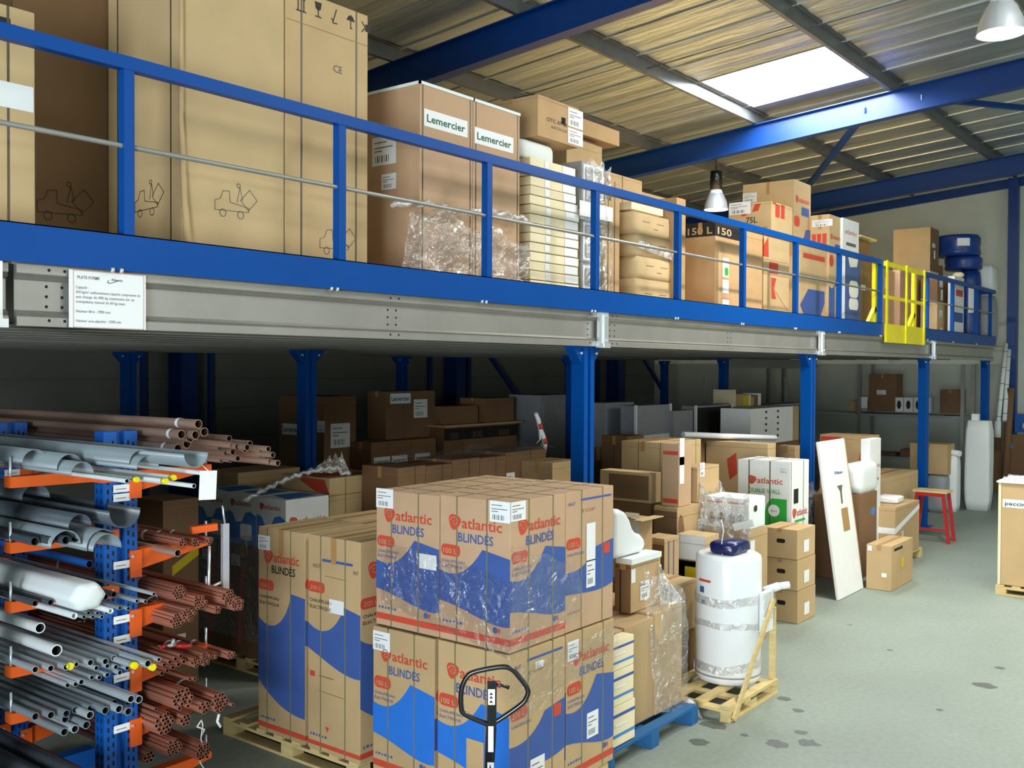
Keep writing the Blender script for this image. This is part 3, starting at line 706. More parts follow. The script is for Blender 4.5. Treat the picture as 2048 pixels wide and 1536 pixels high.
# ================================================================== CANTILEVER PIPE RACK
UX, UY = 2.98, 5.08                 # nearest upright
q = P(232, 862, d=5.5); UX, UY, UZ = q.x, q.y, q.z
AX0 = UX-.62; AX1 = UX+.62
LV_L = [2.12, 1.79, 1.49, 1.16, .925, .45]     # arm tops, camera-left side
LV_R = [2.10, 1.66, 1.33, 1.02, .72, .38]
def upright(label, x, y, arms_l, arms_r):
    o = empty('cantilever_rack', (x, y, 0), label, 'pipe rack')
    b = MB(); z1 = UZ
    b.box((-.10, -.04, 0), (-.092, .04, z1), 'rack_blue'); b.box((.092, -.04, 0), (.10, .04, z1), 'rack_blue')
    b.box((-.10, -.045, 0), (-.02, -.04, z1), 'rack_blue'); b.box((.02, -.045, 0), (.10, -.04, z1), 'rack_blue'); b.box((-.02, -.02, 0), (.02, -.012, z1), 'rack_blue'); b.box((-.022, -.045, 0), (-.018, -.012, z1), 'rack_blue'); b.box((.018, -.045, 0), (.022, -.012, z1), 'rack_blue')
    b.box((-.10, .04, 0), (.10, .045, z1), 'rack_blue')
    z = .1
    while z < z1-.03:
        for xx in (-.075, -.045, .045, .075):
            zz = z + (.012 if abs(xx) < .05 else 0)
            b.add([(xx-.006, -.0462, zz-.012), (xx+.006, -.0462, zz-.016), (xx+.004, -.0462, zz+.012), (xx-.004, -.0462, zz+.012)], [(0, 1, 2, 3)], 'dark_hole')
        for yy in (-.02, .02):
            b.add([(-.1012, yy-.006, z-.012), (-.1012, yy+.006, z-.012), (-.1012, yy+.005, z+.012), (-.1012, yy-.005, z+.012)], [(0, 1, 2, 3)], 'dark_hole')
        z += .05
    b.build('upright_column', o)
    b = MB(); b.box((-.55, -.05, .0), (-.101, .05, .12), 'rack_blue'); b.box((.101, -.05, .0), (.55, .05, .12), 'rack_blue'); b.build('base_foot', o)
    def arm(s, z, L=.49):
        b = MB(); x0 = s*.101; x1 = s*(.101+L)
        prof = [(x0, z-(.115 if s > 0 else .062)), (x0, z), (x1, z), (x1, z-(.035 if s > 0 else .055))]
        b.prism(prof, 'y', -.035, .035, 'orange_paint')
        a = b.build('arm', o)
        dz_ = .15 if s > 0 else .07
        b = MB(); b.box((min(s*.101, s*(.016 if s < 0 else .05)), -.058, z-dz_), (max(s*.101, s*.016), -.047, z+.0), 'orange_paint'); b.tube([(s*.06, -.066, z-.03), (s*.06, -.058, z-.03)], .01, 'galv_bright', 6)
        b.box((min(s*.101, s*.12), -.058, z-dz_), (max(s*.101, s*.12), .05, z), 'orange_paint'); b.build('arm_bracket', o)
        b = MB(); b.tube([(x1-s*.015, 0, z-.04), (x1-s*.015, 0, z+.10)], .007, 'galv_bright', 8); b.build('stop_pin', a)
    for z in arms_l: arm(-1, z)
    for z in arms_r: arm(1, z)
    for z, n in ((2.02, 2), (1.60, 1), (1.30, 1), (1.19, 1), (.98, 1), (.70, 1)):
        b = MB()
        for i in range(n): b.box((.0-.045, -.0505, z-.03-.05*i), (.055, -.0485, z+.012-.05*i), 'paper'); b.box((-.03, -.0512, z-.014-.05*i), (.03, -.0506, z-.010-.05*i), 'ink_grey')
        b.build('paper_label', o)
    return o
upright('blue perforated rack upright with orange arms carrying pipes and tubes', UX, UY, LV_L, LV_R)
upright('second blue rack upright behind, barely showing at the left edge', UX, UY+1.25, LV_L, LV_R)
upright('third blue rack upright hidden deep behind the pipes', UX, UY+2.5, LV_L, LV_R)
# ---- tubes: hollow, lying along +y with the open end toward the camera; one mesh per kind, copied
TUBES = {}
def tube_mesh(r, t, L, mt, inner, n=12):
    k = (r, t, L, mt, inner)
    if k not in TUBES:
        b = MB(); ri = r-t
        vs = []; 
        for (rr, y) in ((r, L), (r, 0), (ri, 0), (ri, min(.25, L))):
            for j in range(n):
                a = 2*math.pi*j/n; vs.append((rr*math.cos(a), y, rr*math.sin(a)))
        b.add(vs[:2*n], [(j, (j+1) % n, n+(j+1) % n, n+j) for j in range(n)]+[tuple(range(n))], mt, True)
        b.add(vs[n:3*n], [(j, (j+1) % n, n+(j+1) % n, n+j) for j in range(n)], mt)
        b.add(vs[2*n:], [(j, (j+1) % n, n+(j+1) % n, n+j) for j in range(n)]+[tuple(range(n, 2*n))], inner, True)
        o = b.build('tube'); TUBES[k] = o.data; bpy.data.objects.remove(o)
    return TUBES[k]
def tube(name, label, cat, group, p, r, t, L, mt, inner='copper_in', rz=None, n=12):
    o = bpy.data.objects.new(name, tube_mesh(r, t, L, mt, inner, n)); COL.objects.link(o)
    o.location = p; o.rotation_euler = (0, 0, random.uniform(-.004, .004) if rz is None else rz)
    return tag(o, label, cat, group)
def settle(z, r, side):
    """rest height for a tube on the nearest arm at or just below the given height"""
    return z
def ties(label, p, r, mt, y=.35, n=2):
    for i in range(n):
        b = MB(); yy = y+i*.9; k = 18
        vs = [(p[0]+(r+.003)*math.cos(2*math.pi*j/k), p[1]+yy+dy, p[2]+(r+.003)*math.sin(2*math.pi*j/k)) for dy in (0, .025) for j in range(k)]
        b.add(vs, [(j, (j+1) % k, k+(j+1) % k, k+j) for j in range(k)], mt, True)
        tag(b.build('binding_tie'), label if i == 0 else None or label, 'tie', 'binding ties round the pipe bundles')
def bundle(name, label, cat, group, p, r, t, L, mt, rings, inner='copper_in', yj=.02, tie=None, n=8, half=None):
    """hexagonally packed tubes round the point p"""
    c = 0
    for a in range(-rings, rings+1):
        for b_ in range(-rings, rings+1):
            if abs(a+b_) > rings: continue
            x = (a+b_*.5)*2.06*r; z = b_*.866*2.06*r
            if half and z > half*r: continue
            q = (p[0]+x+random.uniform(-.05, .05)*r, p[1]+random.uniform(-yj, yj), p[2]+z)
            tube(name, label, cat, group, q, r, t, L, mt, inner, rz=0, n=n); c += 1
    if tie: ties(tie[0], p, (rings*2.06+1.05)*r, tie[1])
    return c
# --- top level: big old copper pipes behind the upright, resting on the right-hand arms
GC = 'wide copper pipes lying on top of the rack'
def atx(px, py, x): v = P(px, py, x=x); return (v.x, v.y, v.z)
xs = UX+.16
for px, py, x, lb in ((397, 848, xs+.10, 'wide dull copper pipe, topmost on the rack'), (409, 864, xs+.15, 'wide dull copper pipe just under the topmost one'), (391, 870, xs+.09, 'wide dull copper pipe wedged behind the two banded ones'),
                      (363, 869, xs+.02, 'wide copper pipe bound with a white strip near its end'), (380, 876, xs+.08, 'wide copper pipe right beside the white-banded one'),
                      (356, 897, xs+.02, 'lowest wide copper pipe, its end above the grey gutters'), (374, 888, xs+.07, 'wide copper pipe between the banded and lowest ones')):
    tube('copper_pipe', lb, 'copper pipe', GC, atx(px, py, x), .0245, .003, 4.6, 'copper_old', n=16)
for px, py in ((441, 897), (451, 889), (465, 891), (475, 893), (453, 906), (466, 904), (461, 919), (476, 917), (444, 920)):
    tube('copper_pipe', 'medium copper pipe in the clump ending right of the wide ones', 'copper pipe', 'medium copper pipes, first clump', atx(px, py, xs+.27+random.uniform(-.01, .01)), .0168, .002, 4.4, 'copper_old')
for px, py in ((523, 900), (537, 898), (521, 910), (534, 909), (546, 910), (541, 923), (556, 926), (527, 920)):
    tube('copper_pipe', 'medium copper pipe in the clump that sticks out farthest right', 'copper pipe', 'medium copper pipes, second clump', atx(px, py, xs+.44+random.uniform(-.01, .01)), .0165, .002, 4.5, 'copper_old')
for i, (x, dz) in enumerate(((xs+.30, -.0), (xs+.36, -.02), (xs+.47, 0), (xs+.40, .03))):
    tube('copper_pipe', 'long copper pipe lying between the two medium clumps', 'copper pipe', 'copper pipes between the clumps', (x, UY-.55+.1*i, 2.235+dz), .018, .002, 4.4, 'copper_old')
q = atx(397, 848, xs+.10); ties('white paper strip wound round the topmost wide copper pipe', q, .0250, 'paper', .16, 1)
q = atx(363, 869, xs+.02); ties('white paper strip wound round the pale wide copper pipe beside the open ends', q, .0250, 'paper', .08, 1)
q = atx(356, 897, xs+.02); ties('white paper strip round the lowest wide copper pipe', q, .0250, 'paper', .10, 1)
# --- grey gutters: half pipes on the left-hand arms
def gutter(label, p, r, L, up, mt='pvc_grey', rz=0, t=.003, arc=185):
    b = MB(); n = 16; vs = []; a0 = (90-arc/2) if not up else (270-arc/2)
    for y in (0, L):
        for rr in (r, r-t):
            for j in range(n+1):
                a = math.radians(a0+arc*j/n); vs.append((rr*math.cos(a), y, rr*math.sin(a)))
    m_ = n+1; fs = []
    for j in range(n):
        fs += [(j, j+1, 2*m_+j+1, 2*m_+j), (m_+j, 3*m_+j, 3*m_+j+1, m_+j+1), (j, m_+j, m_+j+1, j+1), (2*m_+j, 2*m_+j+1, 3*m_+j+1, 3*m_+j)]
    fs += [(0, 2*m_, 3*m_, m_), (n, m_+n, 3*m_+n, 2*m_+n)]
    b.add(vs, fs, mt, True)
    o = b.build('rain_gutter', loc=p, rot=(0, 0, rz)); tag(o, label, 'gutter', 'grey half-round gutters on the rack'); return o
GZ = LV_L[0]
gutter('grey gutter lying open side up, ending farthest right on the top arms', atx(392, 908, UX-.20), .066, 4, True)
gutter('grey gutter lying open side down, middle one on the top arms', atx(296, 936, UX-.27), .060, 4, False)
gutter('grey gutter nested over the middle one on the top arms', atx(283, 926, UX-.27), .066, 4, False)
gutter('grey gutter lying open side down, leftmost on the top arms', atx(165, 948, UX-.42), .060, 4, False)
gutter('grey gutter nested over the leftmost one on the top arms', atx(140, 935, UX-.42), .068, 4, False, arc=200)
gutter('flat-lying grey gutter behind the leftmost ones on the top arms', (UX-.50, UY-.1, GZ+.075), .064, 3.6, False)
gutter('dark grey wide gutter open side up on the second arms', atx(250, 1022, UX-.16), .088, 4, True, 'pvc_dark', arc=190)
gutter('grey gutter open side down on the second arms, ending by the upright', atx(215, 1098, UX-.26), .078, 4, False)
gutter('grey gutter nested over the one by the upright', atx(205, 1092, UX-.265), .086, 4, False, arc=200)
gutter('grey gutter open side down, lower left on the second arms', atx(132, 1092, UX-.44), .078, 4, False)
gutter('grey gutter twisted behind the lower left one', (UX-.36, UY-.28, LV_L[1]+.08), .062, 3.6, False, 'pvc_dark')
gutter('long dark grey gutter open side down along the top of the second arms', (UX-.42, UY+.05, LV_L[1]+.20), .075, 3.6, False, 'pvc_dark')
# thin white tubes with yellow caps below the gutters
for i, (px, py, lb, cap) in enumerate(((254, 962, 'thin white tube, left one under the gutters, without cap', 0), (272, 959, 'thin white tube ending in the leftmost yellow cap under the gutters', 1), (330, 962, 'thin white tube ending in the middle yellow cap under the gutters', 1), (346, 955, 'thin white tube ending in the right yellow cap under the gutters', 1), (388, 972, 'thin white tube reaching to the paper tag', 0), (404, 946, 'thin white tube running under the open gutter', 0))):
    p = atx(px, py, UX-.36+.055*i)
    o = tube('white_tube', lb, 'tube', 'thin white tubes under the gutters', p, .0115, .002, 3.6, 'pvc_white', 'dark_hole')
    if cap:
        b = MB(); b.tube([(0, -.012, 0), (0, .02, 0)], .0135, 'yellow_paint', 12); b.build('end_cap', o)
p = atx(413, 942, UX-.1)
b = MB(); b.box((0, 0, 0), (.09, .002, .14), 'paper'); b.tube([(.045, 0, .138), (.03, .04, .165)], .002, 'paper', 5); o = b.build('paper_tag', loc=(p[0]-.05, p[1]-.01, p[2]-.135), rot=(0, .05, -.1)); tag(o, 'white paper tag hanging from the end of the grey gutters', 'tag')
# bright blue thin strip seen between the levels
tube('blue_tube', 'bright blue tube crossing behind the upright under the gutters', 'tube', None, (UX-.12, UY+.06, 1.60), .022, .003, 3.4, 'print_blue_bright', 'dark_hole')
# third level: white foil-wrapped bundle and small steel tubes
b = MB(); 
p = atx(178, 1194, UX-.40)
n = 24; prof = []
for j in range(n):
    a = 2*math.pi*j/n; rr = .070*(1+.06*math.cos(6*a)); prof.append((rr*math.cos(a)*1.25, rr*math.sin(a)))
vs = []
for k, (y, s) in enumerate(((-.015, .60), (0, .93), (.03, 1.0), (.6, 1.0), (1.4, 1.03), (2.4, 1), (3.6, 1))):
    for x, z in prof: vs.append((x*s, y, z*s))
fs = [(i*n+j, i*n+(j+1) % n, (i+1)*n+(j+1) % n, (i+1)*n+j) for i in range(6) for j in range(n)]+[tuple(range(n)), tuple(range(6*n, 7*n))]
b.add(vs, fs, 'pvc_white', True); o = b.build('wrapped_tube_bundle', loc=p); tag(o, 'thick bundle of tubes wrapped in shiny white film', 'pipe bundle')
for px, py, x, r, lb in ((149, 1232, UX-.47, .016, 'capped white tube under the film-wrapped bundle'), (222, 1222, UX-.33, .014, 'pale tube right of the film-wrapped bundle')):
    tube('white_tube', lb, 'tube', 'pale tubes round the wrapped bundle', atx(px, py, x), r, .003, 3.6, 'pvc_white', 'foam_white')
for i in range(11):
    px = 168+i*9 if i < 6 else 240+(i-6)*17; py = 1234-(i % 2)*8 if i < 6 else 1216-(i-6)*7+(i % 2)*8
    tube('steel_tube', 'small steel tube among the ends right of the wrapped bundle', 'steel tube', 'small steel tubes on the third arms', atx(px, py, UX-.38+.028*i), .0105, .002, 3.7, 'steel_tube', 'dark_hole', n=8)
# fourth level
for px, py, x, r, lb, mt in ((80, 1256, UX-.46, .028, 'thick white tube, upper of the two on the fourth arms', 'pvc_white'), (113, 1301, UX-.47, .030, 'thick white tube, lower of the two on the fourth arms', 'pvc_white'),
                         (296, 1327, UX-.16, .018, 'long silver tube with a sheared end near the yellow caps', 'steel_tube'), (318, 1319, UX-.11, .012, 'thin silver tube ending farthest right on the fourth arms', 'steel_tube')):
    tube('white_tube' if r > .02 else 'steel_tube', lb, 'tube', 'thick tubes on the fourth arms', atx(px, py, x), r, .006 if r > .02 else .003, 3.8, mt, 'dark_hole', n=16)
for px, py, x, lb in ((139, 1332, UX-.42, 'silver tube with the leftmost yellow cap on the fourth arms'), (268, 1331, UX-.20, 'silver tube with the middle yellow cap on the fourth arms'), (304, 1334, UX-.12, 'silver tube with the right yellow cap on the fourth arms')):
    o = tube('steel_tube', lb, 'tube', 'yellow-capped tubes on the fourth arms', atx(px, py, x), .015, .003, 3.7, 'steel_tube', 'dark_hole')
    b = MB(); b.tube([(0, -.012, 0), (0, .02, 0)], .018, 'yellow_paint', 12); b.build('end_cap', o)
for i, (px, py) in enumerate(((153, 1329), (193, 1336), (215, 1332), (232, 1334), (255, 1336), (184, 1355), (199, 1355), (215, 1350), (240, 1345))):
    tube('steel_tube', 'grey steel tube in the row of open ends on the fourth arms', 'steel tube', 'grey steel tubes on the fourth arms', atx(px, py, UX-.40+.0022*(px-150)), .0125, .002, 3.7, 'steel_tube', 'dark_hole')
for i, (px, py) in enumerate(((136, 1370), (152, 1368), (163, 1364))):
    tube('steel_tube', 'grey steel tube in the low trio at the left of the fourth arms', 'steel tube', 'low trio of steel tubes', atx(px, py, UX-.43+.02*i), .014, .002, 3.7, 'steel_tube', 'dark_hole')
# fifth level
for px, py, x, lb in ((131, 1438, UX-.44, 'wide grey pipe, upper left on the fifth arms'), (129, 1464, UX-.46, 'wide grey pipe, lower left on the fifth arms'), (150, 1458, UX-.42, 'wide grey pipe second from lower left on the fifth arms'), (173, 1450, UX-.38, 'wide grey pipe third from lower left on the fifth arms'),
                      (211, 1421, UX-.30, 'wide grey pipe in the middle of the fifth arms'), (238, 1418, UX-.25, 'wide grey pipe left of the pair by the upright'), (262, 1398, UX-.20, 'wide grey pipe with a broad ring end beside the upright'), (278, 1399, UX-.15, 'wide grey pipe nearest the upright on the fifth arms'), (257, 1423, UX-.20, 'short-reaching grey pipe under the ring-ended one'), (180, 1430, UX-.36, 'dark-ended grey pipe behind the middle one')):
    tube('grey_pipe', lb, 'grey pipe', 'wide grey pipes on the fifth arms', atx(px, py, x), .0205, .004, 3.9, 'pvc_grey' if px % 2 else 'steel_tube', 'dark_hole', n=16)
for k, (lv, n_, r_, mt_, nm) in enumerate(((2, 7, .016, 'pvc_dark', 'third'), (3, 8, .017, 'steel_tube', 'fourth'), (4, 8, .019, 'pvc_grey', 'fifth'), (1, 4, .022, 'pvc_dark', 'second'))):
    for i in range(n_):
        tube('steel_tube', 'grey pipe lying behind the front tubes on the %s arms' % nm, 'pipe', 'rear tubes on the %s arms' % nm, (UX-.56+.058*i, UY-.22-.02*(i % 3)-.02*i, LV_L[lv]+r_+.002), r_, .003, 3.6, mt_, 'dark_hole')
# bottom level: large dark pipes running out of the picture
for i, (x, z, r, lb) in enumerate(((UX-.56, .50, .045, 'large dark grey pipe, outermost at the bottom left'), (UX-.45, .52, .05, 'large dark grey pipe, second at the bottom left'), (UX-.34, .50, .045, 'large dark grey pipe, third at the bottom left'), (UX-.22, .49, .04, 'dark pipe nearest the upright at the bottom'), (UX-.50, .60, .045, 'large dark pipe lying on top of the outer bottom pipes'), (UX-.39, .61, .045, 'large dark pipe lying on top of the inner bottom pipes'))):
    tube('grey_pipe', lb, 'grey pipe', 'large dark pipes on the lowest arms', (x, UY-1.15+.06*i, z), r, .004, 4.2, 'pvc_dark', 'dark_hole', n=20)
# --- right-hand side: bundles of copper pipes
def cb(px, py, x, r, rings, lb, grp, mt='copper', half=None, tie=True, L=3.6, yj=.012):
    r *= 1.18
    bundle('copper_pipe', lb, 'copper pipe', grp, atx(px, py, x), r, r*.22, L, mt, rings, yj=yj, half=half, tie=('white and blue tie round the '+grp, 'paper') if tie else None, n=8)
cb(365, 1084, xs+.16, .0075, 1, 'thin copper pipe in the small upper bundle beside the orange arm bracket', 'small copper bundle by the bracket')
cb(392, 1085, xs+.26, .0075, 1, 'thin copper pipe in the small upper bundle left of the hanging hook', 'small copper bundle left of the hook')
cb(420, 1082, xs+.36, .0065, 1, 'thin copper pipe in the small upper bundle under the hook arm', 'small copper bundle under the hook arm')
tube('copper_pipe', 'single wide copper pipe on the upper right-hand arm', 'copper pipe', None, atx(356, 1106, xs+.06), .021, .003, 3.6, 'copper_old', n=16)
cb(360, 1185, xs+.10, .0072, 2, 'thin copper pipe in the upper left bundle of the second right-hand level', 'upper left copper bundle')
cb(400, 1205, xs+.20, .0072, 2, 'thin copper pipe in the middle bundle of the second right-hand level', 'middle copper bundle')
cb(458, 1195, xs+.38, .0080, 2, 'thin copper pipe in the outermost big bundle below the hook', 'outermost copper bundle', tie=False)
cb(476, 1208, xs+.43, .0070, 2, 'thin copper pipe in the farthest right bundle below the hook', 'farthest right copper bundle')
cb(436, 1220, xs+.30, .0068, 1, 'thin copper pipe in the small low bundle left of the outermost one', 'small low copper bundle')
cb(378, 1229, xs+.13, .0072, 2, 'thin copper pipe in the lower bundle behind the frontmost one', 'lower copper bundle')
cb(355, 1241, xs+.07, .0078, 2, 'thin copper pipe in the frontmost bundle at the orange arm', 'frontmost copper bundle')
for i in range(9):
    tube('copper_pipe', 'wider copper pipe in the two-row lot under the red-handled cutter', 'copper pipe', 'two-row copper pipes', atx(324+(i % 5)*11+(i//5)*5, 1347-(i % 5)*6-(i//5)*17, xs+.02+.03*(i % 5)), .0125, .002, 3.6, 'copper', n=10)
cb(392, 1325, xs+.20, .0080, 1, 'thin copper pipe in the fan of bundles right of the wider pipes', 'left bundle of the fan')
cb(412, 1318, xs+.27, .0068, 2, 'thin copper pipe in the fan bundle second from its right end', 'middle bundle of the fan')
cb(431, 1312, xs+.34, .0068, 1, 'thin copper pipe in the fan bundle just left of the separate one', 'right bundle of the fan')
cb(463, 1311, xs+.42, .0070, 1, 'thin copper pipe in the separate bundle at the end of the third right-hand arm', 'separate end bundle')
cb(366, 1398, xs+.10, .0105, 2, 'dark-ended copper pipe in the large upper left mass on the fourth right-hand arm', 'upper left dark-ended mass')
cb(330, 1447, xs+.02, .0105, 2, 'dark-ended copper pipe in the large lower left mass on the fourth right-hand arm', 'lower left dark-ended mass')
cb(372, 1440, xs+.14, .0100, 1, 'dark-ended copper pipe in the middle of the fourth right-hand arm', 'middle dark-ended pipes', tie=False)
cb(410, 1415, xs+.24, .0100, 1, 'dark-ended copper pipe right of the middle on the fourth right-hand arm', 'right-middle dark-ended pipes', tie=False)
cb(440, 1405, xs+.34, .0095, 2, 'dark-ended copper pipe in the mass hanging out farthest right', 'farthest right dark-ended mass')
for i, (px, py, x) in enumerate(((312, 1418, xs), (390, 1358, xs+.2), (380, 1358, xs+.18), (466, 1410, xs+.42))):
    tube('copper_pipe', ['single copper pipe low beside the upright', 'single copper pipe lying on the fourth arm, right of two', 'single copper pipe lying on the fourth arm, left of two', 'single copper pipe sticking out at the far right of the dark ends'][i], 'copper pipe', 'single copper pipes', atx(px, py, x), .010, .002, 3.6, 'copper', n=10)
cb(348, 1496, xs+.07, .0085, 2, 'reddish copper pipe in the left bundle with a blue tie on the low arm', 'low left bundle', tie=True)
cb(407, 1503, xs+.24, .0085, 2, 'reddish copper pipe in the right bundle on the low arm', 'low right bundle', tie=True)
cb(300, 1515, xs+.0, .0100, 1, 'reddish copper pipe at the bottom edge beside the upright', 'bottom edge pipes')
# hanging things on the rack
p = P(440, 1062, x=AX1+.05)
o = empty('steel_hook', (p.x, p.y-.05, p.z), 'white steel bracket with two prongs hanging from the orange arm tip', 'bracket')
b = MB(); b.box((-.022, -.012, -.42), (.022, .012, .05), 'galv_bright'); b.build('back_plate', o)
b = MB(); b.tube([(-.11, 0, -.07), (-.115, 0, -.30), (-.105, 0, -.38), (-.09, 0, -.42)], [.008, .009, .012, .004], 'galv_bright', 8); b.build('long_prong', o)
b = MB(); b.tube([(-.105, 0, -.36), (-.08, 0, -.31), (-.03, 0, -.30)], .010, 'galv_bright', 8); b.build('cross_piece', o)
b = MB(); b.tube([(0, 0, .04), (-.02, 0, .16)], .006, 'galv_bright', 8); b.build('pin', o)
b = MB(); b.bar((-.06, .0, .04), (-.20, .05, .03), .05, .04, 'orange_paint'); b.build('arm_cap', o)
p = P(345, 1290, x=xs+.12)
o = empty('pipe_cutter', (p.x, p.y, p.z), 'small tool with two red handles lying on the copper pipes', 'tool')
b = MB(); b.tube([(-.085, 0, .0), (-.04, 0, .005)], [.009, .011], 'red_paint', 10); b.build('handle', o)
b = MB(); b.tube([(.02, 0, -.005), (.07, -.02, -.02), (.10, -.04, -.02)], [.016, .014, .008], 'red_paint', 10); b.build('handle', o)
b = MB(); b.tube([(-.04, 0, .005), (-.01, 0, .0), (.02, 0, .0)], [.006, .012, .012], 'galv_bright', 10); b.tube([(.0, 0, 0), (.005, 0, .035)], [.014, .010], 'galv_bright', 10); b.build('cutting_head', o)
p = P(403, 1440, x=xs+.25)
b = MB(); pts = [(0, 0, 0)]
for i in range(1, 14): pts.append((.012*math.sin(i*1.7), .01*math.cos(i*1.1), -.035*i))
b.tube(pts, .0035, 'paper', 6); b.tube([(0, 0, 0), (-.03, 0, -.03), (.02, 0, -.06), (0, 0, -.09)], .005, 'paper', 6)
tag(b.build('tie_string', loc=p), 'white string hanging below the copper pipes in front of the cartons', 'string')
p = P(438, 1428, x=xs+.33); b = MB(); b.tube([(0, 0, 0), (-.012, 0, -.04), (.004, -.01, -.075)], .008, 'paper', 8)
tag(b.build('tie_string', loc=p), 'short knotted white tie at the outermost dark-ended copper pipes', 'string')
# ================================================================== ON THE MEZZANINE
Y1 = D0+.26
def ext(cx, lx, rx, yt, zb=0., y0=None, d=None, yb=None):
    if yb is not None: b = P(cx, yb, z=zb); y0 = b.y; t = P(cx, yt, d=(b-CAM).dot(FW)); x0 = b.x
    elif y0 is not None: t = P(cx, yt, y=y0); x0 = t.x
    else: t = P(cx, yt, d=d); x0, y0 = t.x, t.y
    return x0, P(rx, yt, y=y0).x, y0, P(lx, yt, x=x0).y, zb, t.z
G = 'tall plain cartons behind the rail'
def Ft(fn, *a): return ('F', fn)+a
def Lt(fn, *a): return ('L', fn)+a
def big_front(f):
    truck(f, .22, .16, .36)
    f.text('CE', .42, .78, .08, 'ink_grey', bold=-.01)
x1 = P(70, 300, y=Y1).x
carton_w('pale tall carton at the far left edge with a white tape patch', x1-.62, x1, Y1, Y1+.30, ZD+.003, 4.50, 'kraft_yellow', straps=(('F', .78),), stickers=(('F', .52, .60, .29, .13, 'plain'),),
         prints=(('F', handling, .86, .09, 'ink_black', .74, 1), ('F', 'rect', .62, .87, .80, .95, 'ink_black')))
xa, xb = P(60, 300, y=Y1+.62).x, P(262, 300, y=Y1+.62).x
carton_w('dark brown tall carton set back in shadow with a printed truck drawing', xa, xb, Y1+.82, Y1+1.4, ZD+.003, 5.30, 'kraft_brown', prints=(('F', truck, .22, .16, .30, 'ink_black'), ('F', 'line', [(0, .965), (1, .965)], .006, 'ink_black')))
xa, xb = P(364, 300, y=Y1).x, P(568, 300, y=Y1).x
o = carton_w('tall kraft carton with crushed near corner showing two truck drawings', xa, xb, Y1, Y1+.80, ZD+.003, 5.42, 'kraft_yellow', prints=(('F', truck, .30, .165, .26), ('L', truck, .38, .165, .26, 'ink_black'), ('L', lambda f: f.text('CE', .45, .80, .06, 'ink_black'))),
             straps=(('L', .86), ('L', .14)), sstyle='strap_dark', stickers=(('F', .66, .92, .20, .05, 'plain'),))
b = MB(); b.tube([(-(xb-xa)/2-.004, -.404, 2.2), (-(xb-xa)/2-.006, -.404, .9), (-(xb-xa)/2+.012, -.408, .45), (-(xb-xa)/2+.035, -.412, .14), (-(xb-xa)/2+.03, -.41, .01)], [.012, .016, .02, .026, .02], 'kraft', 8); b.build('crushed_corner_edge', o)
xa, xb = xb+.012, P(735, 300, y=Y1).x
carton_w('tall kraft carton printed with a row of black handling marks and CE', xa, xb, Y1, Y1+.80, ZD+.003, 5.14, 'kraft', prints=(('F', handling, .93, .10, 'ink_black', .12), ('F', truck, .40, .11, .27), ('F', lambda f: f.text('CE', .56, .76, .07, 'ink_grey')), ('F', 'line', [(0, .89), (1, .89)], .004, 'ink_faint')), straps=(('F', .18), ('F', .85)))
# pair of cartons with green-lettered labels and white corner edges
e = ext(840, 700, 1040, 163, ZD, y0=Y1+.02)
xm = P(946, 300, y=Y1+.02).x
def pair(lb, xa, xb, st):
    o = carton_w(lb, xa, xb, e[2], e[2]+.72, ZD+.003, e[5], 'kraft_pink', straps=(('F', .05), ('F', .95)), sstyle='strap_dark', stickers=st, tape=False)
    b = MB(); w2 = (xb-xa)/2; h = e[5]-ZD-.003
    b.box((-w2-.008, -.368, h-.015), (w2, -.352, h+.008), 'foam_white'); b.box((-w2-.008, -.368, h-.015), (-w2+.008, .36, h+.008), 'foam_white')
    b.build('edge_protector', o); return o
pair('tall pinkish carton with a green-lettered label, left of its twin', e[0], xm-.004, (('F', .07, .80, .50, .13, 'Lemercier'), ('L', .30, .64, .26, .22), ('L', .44, .52, .16, .12)))
pair('tall pinkish carton with a green-lettered label, right of its twin', xm+.004, e[1], (('F', .02, .785, .50, .13, 'Lemercier'),))
def film_sheet(label, c, nx=26, ny=18, wr=.03, mt='film', name='plastic_wrap', seed=1):
    """wrinkled sheet between four corners (world), c = [bl, br, tr, tl]"""
    rr = random.Random(seed); c = [Vector(v) for v in c]; n = (c[1]-c[0]).cross(c[3]-c[0]).normalized(); vs = []
    ph = [rr.uniform(0, 6.3) for _ in range(6)]
    for j in range(ny+1):
        for i in range(nx+1):
            a, b_ = i/nx, j/ny
            p = c[0].lerp(c[1], a).lerp(c[3].lerp(c[2], a), b_)
            k = math.sin(a*23+ph[0]+3*b_)*.35+math.sin(a*11+b_*9+ph[1])*.35+math.sin(b_*17+ph[2]+a*4)*.3+rr.uniform(-.35, .35)
            edge = 1 if 0 < j < ny else 1.0
            p = p+n*(wr*k*edge)
            if j == ny: p.z += wr*1.6*math.sin(a*15+ph[3])
            vs.append(p)
    b = MB(); b.add(vs, [(j*(nx+1)+i, j*(nx+1)+i+1, (j+1)*(nx+1)+i+1, (j+1)*(nx+1)+i) for j in range(ny) for i in range(nx)], mt, True)
    o = b.build(name, recalc=False); tag(o, label, 'plastic film', 'loose stretch film'); return o
fy = e[2]-.05
film_sheet('crumpled clear film round the foot of the two pinkish cartons', [(e[0]-.28, fy+.03, ZD+.02), (e[1]+.03, fy, ZD+.02), (e[1]+.06, fy-.01, ZD+.52), (e[0]-.12, fy, ZD+.66)], 44, 20, .028, 'film', seed=3)
b = MB(); pts = []
for i in range(30):
    t = i/29; px = 785+t*275; py = 412-6*math.sin(t*9)+(20*max(0, t-.25)+22*max(0, t-.6)*2.2); v = P(px, py, y=fy-.03); pts.append((v.x, v.y+.02*math.sin(i*2.3), v.z+.015*math.sin(i*1.9)))
